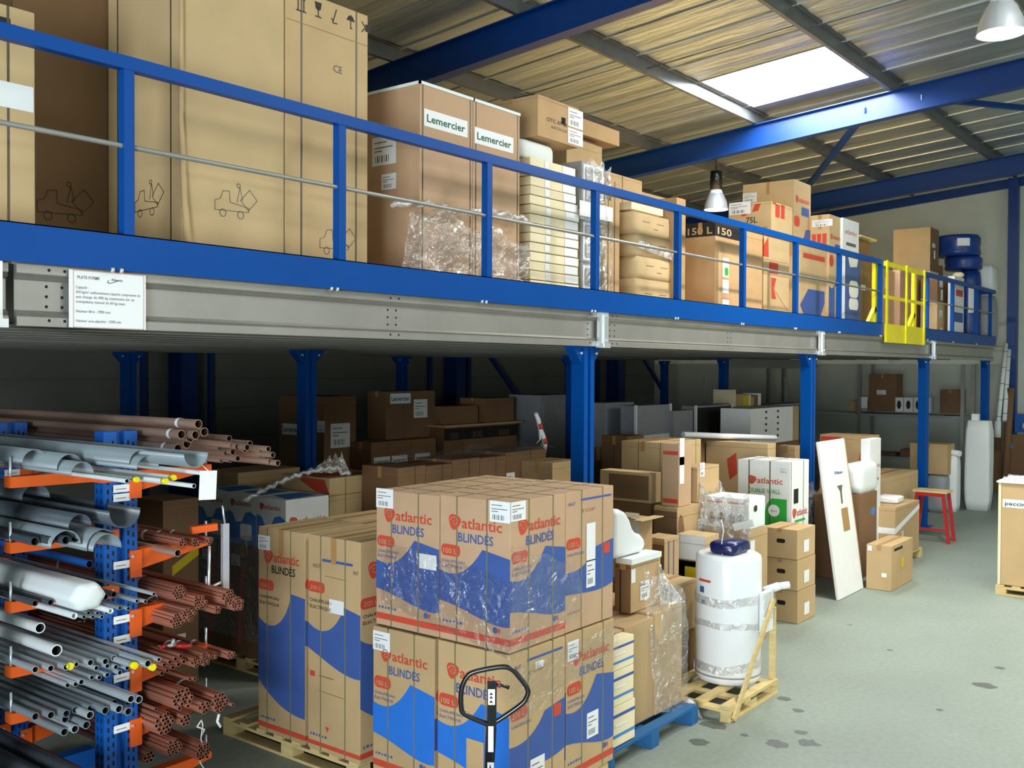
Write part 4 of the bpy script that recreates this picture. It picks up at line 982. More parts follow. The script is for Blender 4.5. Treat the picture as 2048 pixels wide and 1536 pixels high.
b.tube(pts, [.018+.012*math.sin(i*1.3)**2 for i in range(30)], 'film_dense', 7); tag(b.build('plastic_wrap'), 'twisted rope of clear film sagging across the pinkish cartons', 'plastic film', 'loose stretch film')
# stack of flat cream cartons
e2 = ext(1062, 1030, 1152, 312, ZD, y0=Y1+.12)
n = 16; hh = (e2[5]-ZD)/n
for i in range(n):
    j = random.uniform(-.008, .008); wid = e2[1]-e2[0]+(.05 if i < 12 else 0)+random.uniform(0, .012)
    lab = 'flat cream carton in the tall stack right of the pinkish cartons'
    if i == n-1: lab = 'flat cream carton, topmost of the tall stack right of the pinkish cartons'
    if i == 0: lab = 'flat cream carton, lowest of the tall stack right of the pinkish cartons'
    o = carton_w(lab, e2[0]+j, e2[0]+j+wid, e2[2]+abs(j), e2[2]+.52, ZD+.003+i*hh, ZD+(i+1)*hh-.004, 'cream_card', group='flat cream cartons', name='flat_carton', tape=False, seam=False,
                 stickers=(('F', .30, .12, .07, .062, 'plain'), ('F', .70, .05, .20, .07, 'plain')))
zt = e2[5]
p = P(1045, 300, y=Y1+.15)
b = MB(); 
for k, (s, z) in enumerate(((.90, 0), (1, .03), (1, .10), (.93, .145), (.80, .155))): pass
prof = [(0, .30), (.06, .335), (.30, .30), (.50, .335)]
o = None
w2, l2 = .27, .2
rings = []
b = MB()
for s, z in ((.92, 0), (1, .02), (1, .11), (.95, .15), (.80, .165), (0.01, .165)):
    for j in range(20):
        a = 2*math.pi*j/20; cx_ = math.copysign(abs(math.cos(a))**.35, math.cos(a)); sy_ = math.copysign(abs(math.sin(a))**.35, math.sin(a))
        b.v.append((w2*s*cx_, l2*s*sy_, z))
for i in range(5):
    for j in range(20): b.f.append([i*20+j, i*20+(j+1) % 20, (i+1)*20+(j+1) % 20, (i+1)*20+j]); b.m.append(b.mi('foam_white')); b.smooth.append(True)
b.f.append(list(range(20))[::-1]); b.m.append(0); b.smooth.append(False)
tag(b.build('foam_tray', loc=(e2[0]+.20, e2[2]+.26, zt+.003)), 'rounded white foam tray lying on top of the flat cream cartons', 'tray')
tz = zt+.19
e3 = ext(1076, 1008, 1158, 196, tz, y0=Y1+.10)
carton_w('brown carton with a white sheet label, lying tilted above the foam tray', e3[0], e3[1], e3[2], e3[2]+.62, tz, tz+.36, 'kraft_orange', prints=(('F', 'rect', .56, .46, .66, .64, 'dark_hole'), ('F', lambda f: (f.text('OTC 07 08', .20, .42, .05, 'ink_black', width=.5), f.text('ARTICLE', .30, .28, .035, 'ink_grey', width=.4)),)),
         stickers=(('F', .72, .48, .24, .17, 'lines'), ('F', .72, .05, .24, .14, 'lines')), rz=0)
# behind: stacked cartons with a small flat one on top
sx0 = P(1150, 300, y=Y1+.75).x; sx1 = P(1232, 300, y=Y1+.75).x
zt5 = P(1190, 290, y=Y1+.75).z
carton_w('kraft carton stack base seen between the cream cartons and the brown boards', sx0-.15, sx1-.28, Y1+.75, Y1+1.3, ZD+.003, ZD+.72, 'kraft')
carton_w('kraft carton peeking out below the small flat carton', sx0-.15, sx1-.28, Y1+.75, Y1+1.3, ZD+.726, zt5, 'kraft')
zt6 = P(1188, 243, y=Y1+.70).z
carton_w('short kraft carton hidden behind the tilted brown one', sx0-.12, sx1-.35, Y1+.8, Y1+1.28, zt5+.003, zt6-.17, 'kraft_brown', seam=False)
carton_w('small flat carton jutting out right of the tilted brown one', sx0-.02, sx1+.02, Y1+.72, Y1+1.2, zt6-.166, zt6, 'kraft_orange', seam=False, tape=False)
# film-wrapped grey grilles
gx0, gx1 = P(1163, 400, y=Y1+.15).x, P(1208, 400, y=Y1+.15).x
GR = ['lowest', 'second from the bottom', 'third from the bottom', 'topmost']
zz = ZD+.003
hts = [.47, .40, .10, .45]
for i, h in enumerate(hts):
    w_ = gx1-gx0; b = MB()
    b.box((-w_/2, -.16, 0), (w_/2, .16, h-.004), 'white_card' if i == 2 else 'grey_plastic')
    f = Face(b, (-w_/2, -.16, 0), (1, 0, 0), (0, 0, 1), (0, -1, 0), w_, h-.004, .003)
    if i != 2:
        f.rect(.06, .05, .94, .95, 'paper', 1)
        for a0, b0, a1, b1 in ((.14, .10, .48, .48), (.54, .10, .88, .48), (.14, .53, .48, .9), (.54, .53, .88, .9)): f.rrect(a0, b0, a1, b1, 'grey_plastic', 2, r=.03)
    tag(b.build('fan_unit' if i != 2 else 'flat_carton', loc=((gx0+gx1)/2, Y1+.31, zz)), ('grey plastic appliance with a four-pane front, %s of the film-wrapped pile' % GR[i]) if i != 2 else 'flat white carton between the grey appliances of the film-wrapped pile', 'appliance' if i != 2 else 'cardboard box')
    zz += h
film_sheet('clear film hanging over the pile of grey appliances', [(gx0-.02, Y1+.10, ZD+.05), (gx1+.08, Y1+.10, ZD+.05), (gx1+.02, Y1+.10, zz-.02), (gx0+.02, Y1+.10, zz+.02)], 20, 30, .022, 'film', seed=8)
bx = [P(v, 480, y=Y1+.1).x for v in (1210, 1222, 1239)]
carton_w('thin upright brown board carton, left of two beside the grey appliances', bx[0]+.004, bx[1]-.004, Y1+.1, Y1+.75, ZD+.003, P(1207, 398, y=Y1+.1).z, 'kraft', straps=(('F', .5),), seam=False, tape=False)
carton_w('thin upright brown board carton, right of two beside the grey appliances', bx[1], bx[2], Y1+.1, Y1+.75, ZD+.003, P(1222, 362, y=Y1+.1).z, 'kraft_orange', straps=(('F', .4),), seam=False, tape=False)
a_, b_ = P(1172, 415, y=Y1+.02), P(1237, 445, y=Y1+.02)
b = MB(); b.box((0, 0, 0), (b_.x-a_.x, .006, .14), 'paper'); o = b.build('paper_banner', loc=(a_.x, Y1+.085, P(1200, 437, y=Y1+.05).z)); tag(o, 'wide white paper band stuck across the appliances and thin boards', 'label')
# sagging yellowish cartons
e4 = ext(1272, 1240, 1343, 430, ZD, y0=Y1+.12)
zs = [P(1300, v, y=e4[2]).z for v in (598, 560, 516, 473, 430)]; zs[0] = ZD
SG = ['lowest', 'second', 'third', 'topmost']
for i in range(4):
    dx = (.0, .02, -.015, -.06)[i]
    carton_w('sagging yellowish carton, %s in the bulging pile of four' % SG[i], e4[0]+dx, e4[1]+dx, e4[2], e4[2]+.5, zs[i]+.004, zs[i+1], 'kraft_yellow', sag=.05, group='sagging yellowish cartons',
             prints=(('F', 'line', [(.25, .62), (.45, .62)], .008, 'ink_grey', 3), ('F', 'line', [(.65, .62), (.85, .62)], .008, 'ink_grey', 3), ('F', 'line', [(.55, .35), (.68, .35)], .008, 'ink_grey', 3)))
b = MB(); b.bar((e4[0]-.02, e4[2]-.035, zs[2]+.12), (e4[1]+.03, e4[2]-.035, zs[2]+.04), .006, .08, 'film_dense'); tag(b.build('packing_band'), 'broad shiny tape band across the bulging yellowish pile', 'tape')
zb5 = zs[4]+.03
carton_w('pale flat carton crowning the bulging yellowish pile', e4[0]-.02, e4[0]+.62, e4[2]+.04, e4[2]+.55, zb5, P(1272, 402, y=e4[2]).z, 'cream_card', tape=False, seam=False)
hx = [P(v, 400, y=Y1+.75).x for v in (1222, 1284, 1300, 1370)]
zt7 = P(1240, 350, y=Y1+.75).z
carton_w('tan carton showing above the rail left of the bulging pile', hx[0]-.05, hx[1], Y1+.75, Y1+1.25, zt7-.45, zt7, 'kraft', stickers=(), straps=(('F', .4),))
carton_w('tall carton carrying the tan one, hidden behind the bulging pile', hx[0]-.05, hx[1], Y1+.75, Y1+1.25, ZD+.003, zt7-.454, 'kraft')
carton_w('tall carton behind the bulging pile with a red stripe down its side', hx[1]+.02, hx[3], Y1+.78, Y1+1.3, ZD+.003, P(1330, 396, y=Y1+.78).z, 'kraft', prints=(('F', 'rect', .62, .60, .80, .88, 'print_red'),))
xs_ = [P(v, 480, y=Y1+.05).x for v in (1353, 1371)]
carton_w('narrow upright tan carton squeezed behind a rail post by the 150 L box', xs_[0], xs_[1], Y1+.05, Y1+.6, ZD+.003, P(1360, 396, y=Y1+.05).z, 'kraft_orange', seam=False, tape=False)
def top150(f, t='150 L'):
    f.rect(0, .86, 1, 1, 'ink_black'); f.text(t, .08, .885, f.h*.098, 'kraft', width=.82 if t != '150' else .55, bold=.02)
e5 = ext(1431, 1371, 1481, 443, ZD, y0=Y1+.02)
carton_w('large orange-brown carton with a black top band reading 150 L', *e5[:4], ZD+.003, e5[5], 'kraft_orange', prints=(('L', top150), ('F', top150, '150')), stickers=(('F', .28, .46, .16, .22, 'green'), ('F', .28, .30, .16, .15, 'plain'), ('F', .28, .08, .17, .19, 'red')))
xq = [P(v, 500, y=Y1+.1).x for v in (1483, 1525, 1534, 1586)]
carton_w('plain orange-brown carton just right of the 150 L one', xq[0], xq[1], Y1+.1, Y1+.7, ZD+.003, P(1500, 462, y=Y1+.1).z, 'kraft_orange')
RP_ = (('F', 'rect', .1, .35, .32, .95, 'print_red'), ('F', 'line', [(.5, .5), (.9, .1)], .006, 'ink_grey'))
zz = [ZD, P(1560, 553, y=Y1+.15).z, P(1560, 525, y=Y1+.15).z, P(1560, 474, y=Y1+.15).z]
for i, (lb, pr) in enumerate((('lowest carton with a torn red mark in the red-printed pile', (('F', 'poly', [(.30, .55), (.48, .55), (.40, .75), (.48, .95), (.28, .95)], 'print_red'), ('F', 'line', [(.45, .7), (.95, .35)], .006, 'ink_grey'), ('L', 'rect', .5, .2, .9, .6, 'print_red'))), ('thin carton with two red bars in the red-printed pile', (('F', 'rect', .2, .1, .55, .9, 'print_red'),)), ('carton with a slanted red flash below the big 75L box', (('F', 'poly', [(0, .1), (.18, .1), (.16, .9), (.0, .55)], 'print_red'), ('L', 'poly', [(.2, .1), (1, .1), (1, .8), (.6, .5)], 'print_red'))))):
    carton_w(lb, xq[2]+.02, xq[3], Y1+.15, Y1+.72, zz[i]+.003, zz[i+1], 'kraft_yellow', prints=pr, seam=False)
z5 = zz[3]
e6 = ext(1543, 1457, 1585, 402, z5, y0=Y1+.12)
carton_w('red-printed carton with 75L handwritten on its side', e6[0], e6[1], e6[2], e6[3], z5+.004, e6[5], 'kraft_yellow',
         prints=(('L', 'poly', [(.30, .62), (.42, .62), (.50, .95), (.36, .95)], 'print_red'), ('L', 'poly', [(.56, .72), (.70, .74), (.76, .96), (.62, .95)], 'print_red'), ('F', 'rect', .18, .55, .38, .95, 'print_red'), ('F', 'rect', .44, .55, .62, .98, 'print_red'), ('F', 'poly', [(.05, .93), (.2, .93), (.2, 1), (.05, 1)], 'print_red'),
                 ('L', lambda f: (f.text('75L', .42, .38, .11, 'ink_black', width=.26), f.text('atlantic', .62, .12, .09, 'print_red', width=.3, bold=.01)))), stickers=(('L', .02, .68, .30, .16),))
def blue_carton(f):
    logo(f, .1, .80, f.w*.16, width=.8)
    f.rect(.45, .68, .9, .76, 'print_blue'); f.rrect(.02, .56, .35, .66, 'print_red')
    f.poly(curve((0, .40), (.2, .36), (.5, .36), (.7, .55), 8)+[(1, .56), (1, 0), (0, 0)], 'print_blue'); f.rect(.45, .05, .72, .4, 'kraft', 2)
e7 = ext(1588, 1500, 1622, 358, ZD, y0=Y1+.50)
carton_w('tall red and blue printed carton, highest of the red-printed group', e7[0], e7[1], e7[2], e7[2]+.78, ZD+.68, e7[5], 'kraft_yellow', prints=(('F', blue_carton), ('L', lambda f: logo(f, .16, .72, .11, width=.7))), stickers=(('L', .0, .82, .22, .14),))
carton_w('kraft carton under the highest red-printed one, with a blue wave', e7[0], e7[1]+.02, e7[2]+.02, e7[2]+.78, ZD+.003, ZD+.676, 'kraft_yellow', prints=(('F', 'poly', [(.1, .2), (.9, .15), (.95, .5), (.4, .55)], 'print_blue'), ('F', 'rect', .1, .82, .9, .9, 'print_red')))
e8 = ext(1659, 1621, 1684, 428, ZD, y0=Y1+.16)
xl = P(1600, 480, y=Y1+.2).x
carton_w('kraft carton with a blue patch behind the rail post, left of the red-barred one', xl+.02, e8[0]-.01, Y1+.2, Y1+.48, ZD+.003, P(1610, 492, y=Y1+.2).z, 'kraft_yellow', prints=(('F', 'rect', .1, .86, .95, .92, 'print_red'), ('F', 'poly', [(.0, .3), (.25, .1), (.7, .1), (.95, .35), (.95, .5), (.3, .5)], 'print_blue')))
carton_w('tall carton with three red bars left of the white and blue ones', e8[0], e8[1], e8[2], e8[3], ZD+.003, e8[5], 'kraft_yellow', prints=(('L', 'poly', [(.1, .62), (.3, .62), (.3, .84), (.1, .84)], 'print_red'), ('L', 'rect', .36, .55, .58, .84, 'print_red'), ('L', 'rect', .64, .55, .86, .84, 'print_red'), ('L', 'poly', [(.1, .02), (.3, .02), (.22, .3)], 'print_red'), ('F', blue_carton)), stickers=(('L', .10, .90, .3, .10),))
xw = [P(v, 560, y=Y1+.1).x for v in (1690, 1721, 1749)]
zw = P(1692, 503, y=Y1+.1).z
def blue_box(f):
    f.poly([(0, 0), (1, 0), (1, 1), (.88, 1), (.75, .84), (.3, .82), (.12, 1), (0, 1)], 'print_blue'); f.rrect(.25, .45, .85, .66, 'paper', 2); f.rrect(.25, .30, .85, .44, 'paper', 2)
carton_w('white carton with a blue front and two white panels, beside the gate', xw[0], xw[1], Y1+.1, Y1+.62, ZD+.003, zw, 'white_card', prints=(('F', blue_box), ('L', 'rect', 0, 0, .7, 1, 'print_blue')))
carton_w('white carton with small red lettering standing on the blue-fronted one', xw[0]-.05, xw[1]-.03, Y1+.12, Y1+.5, zw+.003, P(1692, 436, y=Y1+.1).z, 'white_card', prints=(('F', lambda f: (f.text('atlantic', .12, .55, .1, 'print_red', width=.72), f.rect(.2, .2, .8, .3, 'ink_grey'))),))
zk = P(1724, 506, y=Y1+.12).z
carton_w('narrow brown strapped carton left of the yellow gate', xw[1]+.01, xw[2], Y1+.12, Y1+.6, ZD+.003, zk, 'kraft_brown', straps=(('F', .3), ('F', .8)), stickers=(('F', .1, .55, .2, .08), ('F', .3, .05, .14, .14, 'plain')))
carton_w('dark brown carton on top of the narrow strapped one', xw[1]+.02, xw[2]+.05, Y1+.2, Y1+.6, zk+.003, P(1724, 479, y=Y1+.2).z, 'kraft_brown')
o = MB(); zk2 = P(1724, 479, y=Y1+.2).z; o.box((xw[1]-.0, Y1+.1, zk2+.003), (xw[2]+.1, Y1+.55, zk2+.03), 'wood'); tag(o.build('wooden_board'), 'pale wooden board lying over the dark brown carton', 'board')
# behind and right of the gate
xg = [P(v, 600, y=Y1+.45).x for v in (1755, 1800, 1855)]
zg = P(1800, 540, y=Y1+.45).z
carton_w('broad tan carton seen through the yellow gate, left one', xg[0], xg[1]-.01, Y1+.55, Y1+1.2, ZD+.003, zg-.02, 'kraft_pink', stickers=(('F', .55, .72, .1, .2, 'plain'),))
carton_w('broad tan carton seen through the yellow gate with dark hand holes', xg[1], xg[2], Y1+.45, Y1+1.2, ZD+.003, zg, 'kraft_pink', prints=(('F', 'rrect', .30, .48, .62, .62, 'tape_tan'), ('F', 'poly', [(.25, .05), (.5, .05), (.66, .2), (.62, .42), (.25, .42)], 'tape_tan')), stickers=(('F', .3, .27, .2, .09),))
e9 = ext(1861, 1787, 1878, 454, zg, d=19.4)
zq = P(1861, 541, d=19.4).z
carton_w('large plain tan carton standing high behind the gate', e9[0], e9[1], e9[2], e9[3], zq, e9[5], 'kraft_yellow', stickers=(('F', .2, .55, .2, .08), ('F', .4, .3, .1, .16, 'plain')), prints=(('F', 'rect', 0, 0, 1, 1, 'kraft_brown'),), tape=False, seam=False)  # narrow front face overlaid in brown: the shaded side put into the colour
carton_w('pale carton supporting the large plain one behind the gate', e9[0], e9[1], e9[2], e9[3], ZD+.003, zq-.004, 'cream_card')
xk = [P(v, 600, y=Y1+.2).x for v in (1861, 1883, 1901)]
for i, (lb, a, b_, q0, q1) in enumerate((('brown labelled carton right of the gate, upper left of four', 0, 1, .62, 1), ('brown labelled carton right of the gate, upper right of four', 1, 2, .62, 1), ('yellowish labelled carton right of the gate, lower left of four', 0, 1, 0, .62), ('yellowish labelled carton right of the gate, lower right of four', 1, 2, 0, .62))):
    H = P(1880, 556, y=Y1+.08).z-ZD
    carton_w(lb, xk[a]+.004, xk[b_]-.004, Y1+.08, Y1+.38, ZD+.003+q0*H, ZD-.001+q1*H, 'kraft_brown' if q0 else 'kraft_yellow', stickers=(('F', .15, .62, .22, .13), ('F', .3, .08, .12, .2, 'plain')), group='labelled cartons right of the gate', name='labelled_carton')
zz = P(1890, 530, y=Y1+.4).z
carton_w('brown carton showing above the four labelled ones', e9[1]+.02, e9[1]+.45, Y1+.5, Y1+.95, ZD+.003, zz, 'kraft_brown')
# blue film-wrapped round items
def drum(label, px, w_px, y_top, d, zb, h, mt='barrel_blue', lab=True):
    c = P(px, y_top, d=d); r = w_px/2*d/FPX; b = MB()
    b.lathe([(0, 0), (r*.92, 0), (r, .03), (r*1.01, h*.2), (r*.96, h*.4), (r*1.0, h*.55), (r*1.0, h*.85), (r*.9, h*.98), (r*.6, h), (0, h)], mt, 28)
    o = b.build('wrapped_drum', loc=(c.x, c.y, zb)); tag(o, label, 'drum', 'blue wrapped drums')
    if lab:
        b = MB(); f = Face(b, (-.0, 0, 0), (0, 0, 0), (0, 0, 1), (0, 0, 0), 1, 1)
        ang = math.atan2(-c.y, -c.x)+.25; pts = []
        for j in range(5):
            a = ang-.28+.14*j
            for q in (.42, .78): pts.append((1.012*r*math.cos(a), 1.012*r*math.sin(a), h*q))
        b.add(pts, [(2*j, 2*j+2, 2*j+3, 2*j+1) for j in range(4)], 'paper'); b.build('paper_label', o)
    return c, r
dz = 20.6
zt1 = P(1915, 472, d=dz).z; zm1 = P(1915, 514, d=dz).z; zm2 = P(1925, 541, d=dz).z
c, r = drum('large blue wrapped drum on top of the pile near the far corner', 1916, 84, 472, dz, zm1, zt1-zm1)
drum('smaller blue wrapped drum under the large one near the far corner', 1927, 70, 514, dz, zm2, zm1-zm2-.004, lab=False)
drum('tall blue wrapped drum standing on the deck near the far corner', 1938, 46, 541, dz, ZD+.003, zm2-ZD-.008)
xk2 = [P(v, 600, y=Y1-.12).x for v in (1909, 1928)]
carton_w('upright white carton with a red mark in front of the blue drums', xk2[0], xk2[1], Y1-.12, Y1-.0, ZD+.003, P(1915, 553, y=Y1-.12).z, 'white_card', prints=(('F', 'rect', .15, .70, .85, .8, 'print_red'), ('F', 'rect', .0, .30, .9, .45, 'print_blue')))
p = P(1917, 548, y=Y1-.06); b = MB(); b.lathe([(0, 0), (.07, 0), (.1, .03), (.1, .07), (.06, .10), (0, .10)], 'cream_card', 20); tag(b.build('round_lid', loc=(p.x, Y1-.06, P(1915, 553, y=Y1-.12).z+.004)), 'round cream-coloured lid lying on the upright white carton', 'lid')
def sack(label, c, w, l, h, mt, seed, name='wrapped_parcel', cat='parcel', parent=None):
    rr = random.Random(seed); b = MB(); n, m_ = 18, 9; ph = [rr.uniform(0, 6) for _ in range(4)]
    for i in range(m_+1):
        t = i/m_; s = min(1, (1-(2*t-1)**10))**.5 if 0 < t < 1 else .82; z = h*t
        for j in range(n):
            a = 2*math.pi*j/n; k = 1+.03*math.sin(3*a+ph[0]+4*t)+.02*math.sin(7*a+ph[1])+rr.uniform(-.02, .02)
            cx_ = math.copysign(abs(math.cos(a))**.32, math.cos(a)); sy_ = math.copysign(abs(math.sin(a))**.32, math.sin(a))
            b.v.append((w/2*s*k*cx_, l/2*s*k*sy_, z))
    b.mi(mt)
    for i in range(m_):
        for j in range(n): b.f.append([i*n+j, i*n+(j+1) % n, (i+1)*n+(j+1) % n, (i+1)*n+j]); b.m.append(0); b.smooth.append(True)
    b.f += [list(range(n))[::-1], list(range(m_*n, m_*n+n))]; b.m += [0, 0]; b.smooth += [False, True]
    o = b.build(name, parent, loc=c); 
    return tag(o, label, cat)
c = P(1976, 600, d=20.9)
H = P(1973, 590, d=20.9).z
sack('lower grey wrapped bundle at the far mezzanine corner', (22.95, 5.24, ZD+.003), .6, .46, H-ZD, 'appliance_grey', 5)
sack('upper grey wrapped bundle at the far mezzanine corner', (22.95, 5.24, H+.005), .55, .44, P(1973, 530, d=20.9).z-H, 'foam_white', 6)

# ================================================================== UNDER THE MEZZANINE, FRONT TO BACK
# front pallet: two by two columns of water-heater cartons, two layers
zmid = P(1021, 1310, y=3.466).z
e = ext(1021, 753, 1228, 1005, zmid, y0=3.466)
pallet('pale wooden pallet under the eight blue-waved cartons', e[0]+.02, e[1]-.02, e[2]+.02, e[3]-.02)
mx, my = (e[0]+e[1])/2, (e[2]+e[3])/2
def bl(lb, xa, xb, ya, yb, za, zb, low, st=(), blue='print_blue', back=False):
    carton_w(lb, xa, xb, ya, yb, za, zb, 'kraft_pink' if not low else 'kraft', prints=(('L', blindes_notch) if back == 2 else ('L', blindes, '100 L', blue, .27), ('F', blindes_back) if back else ('F', blindes, '100 L', 'print_blue', .27)),
             straps=(('L', .25), ('L', .68), ('F', .32), ('F', .76)), sstyle='strap_green', stickers=st, group='blue-waved water heater cartons', name='water_heater_carton', cat='cardboard box', seam=False, tape=False)
zb0 = .14; g = .004
bl('blue-waved carton, upper layer, at the near corner of the front pallet', e[0], mx-g, e[2], my-g, zmid+.008, e[5], 0, (('L', .72, .86, .15, .12), ('F', .0, .87, .14, .11)))
bl('blue-waved carton, upper layer, left rear of the front pallet with label at its corner', e[0], mx-g, my+g, e[3], zmid+.008, e[5]-.01, 0, (('L', .0, .87, .15, .12), ('L', .70, .47, .14, .09, 'plain')))
bl('blue-waved carton, upper layer, right front one with a long white label strip', mx+g, e[1], e[2]+.005, my-g, zmid+.008, e[5], 0, (('F', .42, .47, .10, .24, 'plain'), ('F', .42, .28, .10, .17)), back=1)
bl('blue-waved carton, upper layer, hidden rear one showing only its top', mx+g, e[1], my+g, e[3], zmid+.008, e[5]-.008, 0)
bl('blue-waved carton, lower layer, at the near corner behind the pallet truck', e[0]-.015, mx-g-.01, e[2]-.01, my-g, zb0, zmid, 1, (('F', .36, .10, .14, .18), ('F', .44, .86, .08, .04)), 'print_blue_bright', back=2)
bl('blue-waved carton, lower layer, left one with bright blue wave', e[0]-.015, mx-g-.01, my+g+.02, e[3]+.01, zb0, zmid-.004, 1, (('L', .0, .84, .15, .12),), 'print_blue_bright')
bl('blue-waved carton, lower layer, right front one with two white labels', mx+g, e[1], e[2]-.005, my-g, zb0, zmid-.002, 1, (('F', .02, .82, .12, .12), ('F', .42, .24, .13, .16)))
bl('blue-waved carton, lower layer, rear one hidden behind the others', mx+g, e[1], my+g, e[3], zb0, zmid-.004, 1)
mid = e
film_sheet('clear film stretched over the corner of the upper blue-waved cartons', [(e[0]-.02, e[3]-.05, zmid+.15), (e[0]-.02, e[2]-.02, zmid-.02), (e[0]-.02, e[2]-.02, zmid+.42), (e[0]-.02, e[3]-.1, zmid+.55)], 30, 16, .008, 'film_clear', seed=21)
film_sheet('clear film round the right face of the upper blue-waved cartons', [(e[0]-.02, e[2]-.022, zmid-.02), (mx+.2, e[2]-.02, zmid+.12), (mx+.1, e[2]-.02, zmid+.42), (e[0]-.02, e[2]-.022, zmid+.62)], 24, 16, .008, 'film_clear', seed=22)
film_sheet('clear film band round the lower blue-waved cartons', [(e[0]-.03, e[2]-.03, zmid-.42), (e[1]+.02, e[2]-.026, zmid-.20), (e[1]+.02, e[2]-.026, zmid-.02), (e[0]-.03, e[2]-.03, zmid-.10)], 34, 10, .008, 'film_clear', seed=23)
# tall cartons to the left
e = ext(721, 517, 760, 1085, .14, y0=4.67)
my = (e[2]+e[3])/2
pallet('wooden pallet under the tall left cartons, its slat showing behind the copper', e[0]+.01, e[0]+1.12, e[2]+.02, e[3]+.42, slats=8)
carton_w('tall blue-waved carton, near one left of the front pallet', e[0], e[0]+.55, e[2], my-.012, .14, e[5], 'kraft', prints=(('L', tall_back), ('F', blindes_tall)), straps=(('L', .25), ('L', .72)), sstyle='strap_green', stickers=(('L', .42, .655, .14, .09, 'plain'),), seam=False)
carton_w('tall blue-waved carton, farther one with a label at its top corner', e[0], e[0]+.55, my+.02, e[3], .14, e[5], 'kraft', prints=(('L', blindes_tall), ('F', tall_back)), straps=(('L', .2), ('L', .7)), sstyle='strap_green', stickers=(('L', .0, .89, .13, .10),), seam=False)
carton_w('tall kraft carton behind the near tall blue-waved one', e[0]+.56, e[0]+1.11, e[2]+.45, my+.2, .14, e[5]-.005, 'kraft')
carton_w('tall kraft carton behind the farther tall blue-waved one', e[0]+.56, e[0]+1.11, my+.22, e[3], .14, e[5]-.005, 'kraft')
# white and sky-blue cartons on brown film-wrapped ones
e = ext(572, 397, 658, 1001, 1.12, d=8.4)
lx = [e[3], P(455, 985, x=e[0]).y, P(513, 992, x=e[0]).y, e[2]]
def sky(f):
    f.poly([(0, 0), (1, 0), (1, .60), (.8, .68), (.62, .64), (.5, .46), (.3, .44), (.18, .62), (0, .66)], 'print_sky')
    logo(f, .10, .78, f.w*.15, width=.74); f.rrect(.45, .1, .85, .42, 'paper', 2, r=.02)
for i, lb in enumerate(('white and sky-blue carton, leftmost of the row of three', 'white and sky-blue carton, middle of the row of three', 'white and sky-blue carton, nearest of the row of three')):
    carton_w(lb, e[0], e[1], lx[i+1]+.003, lx[i]-.003, 1.124, e[5], 'white_card', prints=(('L', sky), ('F', lambda f: (logo(f, .08, .50, f.w*.17, width=.84), f.poly([(.4, 0), (1, 0), (1, .28), (.6, .28)], 'print_sky'))), ('T', 'poly', [(.1, .1), (.9, .2), (.9, .8), (.3, .9)], 'print_sky')), group='white and sky-blue cartons', name='appliance_carton')
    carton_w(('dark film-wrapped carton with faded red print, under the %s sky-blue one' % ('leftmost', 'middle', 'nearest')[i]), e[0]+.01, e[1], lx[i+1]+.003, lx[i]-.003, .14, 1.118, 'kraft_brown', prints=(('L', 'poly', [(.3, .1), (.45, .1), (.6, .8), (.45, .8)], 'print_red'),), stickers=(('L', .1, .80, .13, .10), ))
pallet('pallet under the sky-blue cartons, in the dark behind the copper pipes', e[0], e[1], e[2], e[3])
film_sheet('dull clear film round the dark cartons behind the hanging hook', [(e[0]-.03, e[3], .3), (e[0]-.03, e[2], .3), (e[0]-.03, e[2], 1.2), (e[0]-.03, e[3], 1.2)], 30, 20, .012, 'film', seed=31)
e = ext(659, 585, 769, 957, 0, d=9.0)
zm = P(659, 993, d=9.0).z
carton_w('brown carton with red top and two olive straps, above its twin', e[0], e[1], e[2], e[3]+.15, zm+.003, e[5], 'kraft_yellow', straps=(('F', .28), ('F', .73)), sstyle='strap_green', prints=(('L', 'poly', [(.3, .9), (.9, .9), (1, .05), (.7, .2)], 'print_red'), ('T', 'poly', [(0, .2), (.8, .1), (.7, .6), (.1, .8)], 'print_red')))
carton_w('brown carton with olive straps below the red-topped one', e[0], e[1], e[2], e[3]+.15, .9, zm, 'kraft_yellow', straps=(('F', .28), ('F', .73)), sstyle='strap_green')
carton_w('large brown carton at floor level under the olive-strapped ones', e[0], e[1], e[2], e[3]+.15, .003, .896, 'kraft')
# long crumpled film lying over
b = MB(); pts = []
for i in range(26):
    t = i/25; px = 486+t*215; py = 988-66*math.sin(t*1.75)+(3 if i % 2 else -2); v = P(px, py+ (10 if t > .9 else 0), d=8.15+.5*t); v.z -= .055; pts.append(v)
b.tube(pts, [.012+.014*abs(math.sin(i*1.1+.3)) for i in range(26)], 'film_dense', 7)
tag(b.build('plastic_wrap'), 'long crumpled strip of clear film lying from the sky-blue cartons to the red-topped one', 'plastic film', 'loose stretch film')
v0 = P(620, 945, d=8.7); v1 = P(700, 945, d=8.95); v2 = P(683, 908, d=8.9); v3 = P(655, 918, d=8.75)
film_sheet('peak of clear film rising over the red-topped carton', [v0, v1, v2, v3], 12, 8, .02, 'film_dense', seed=41)
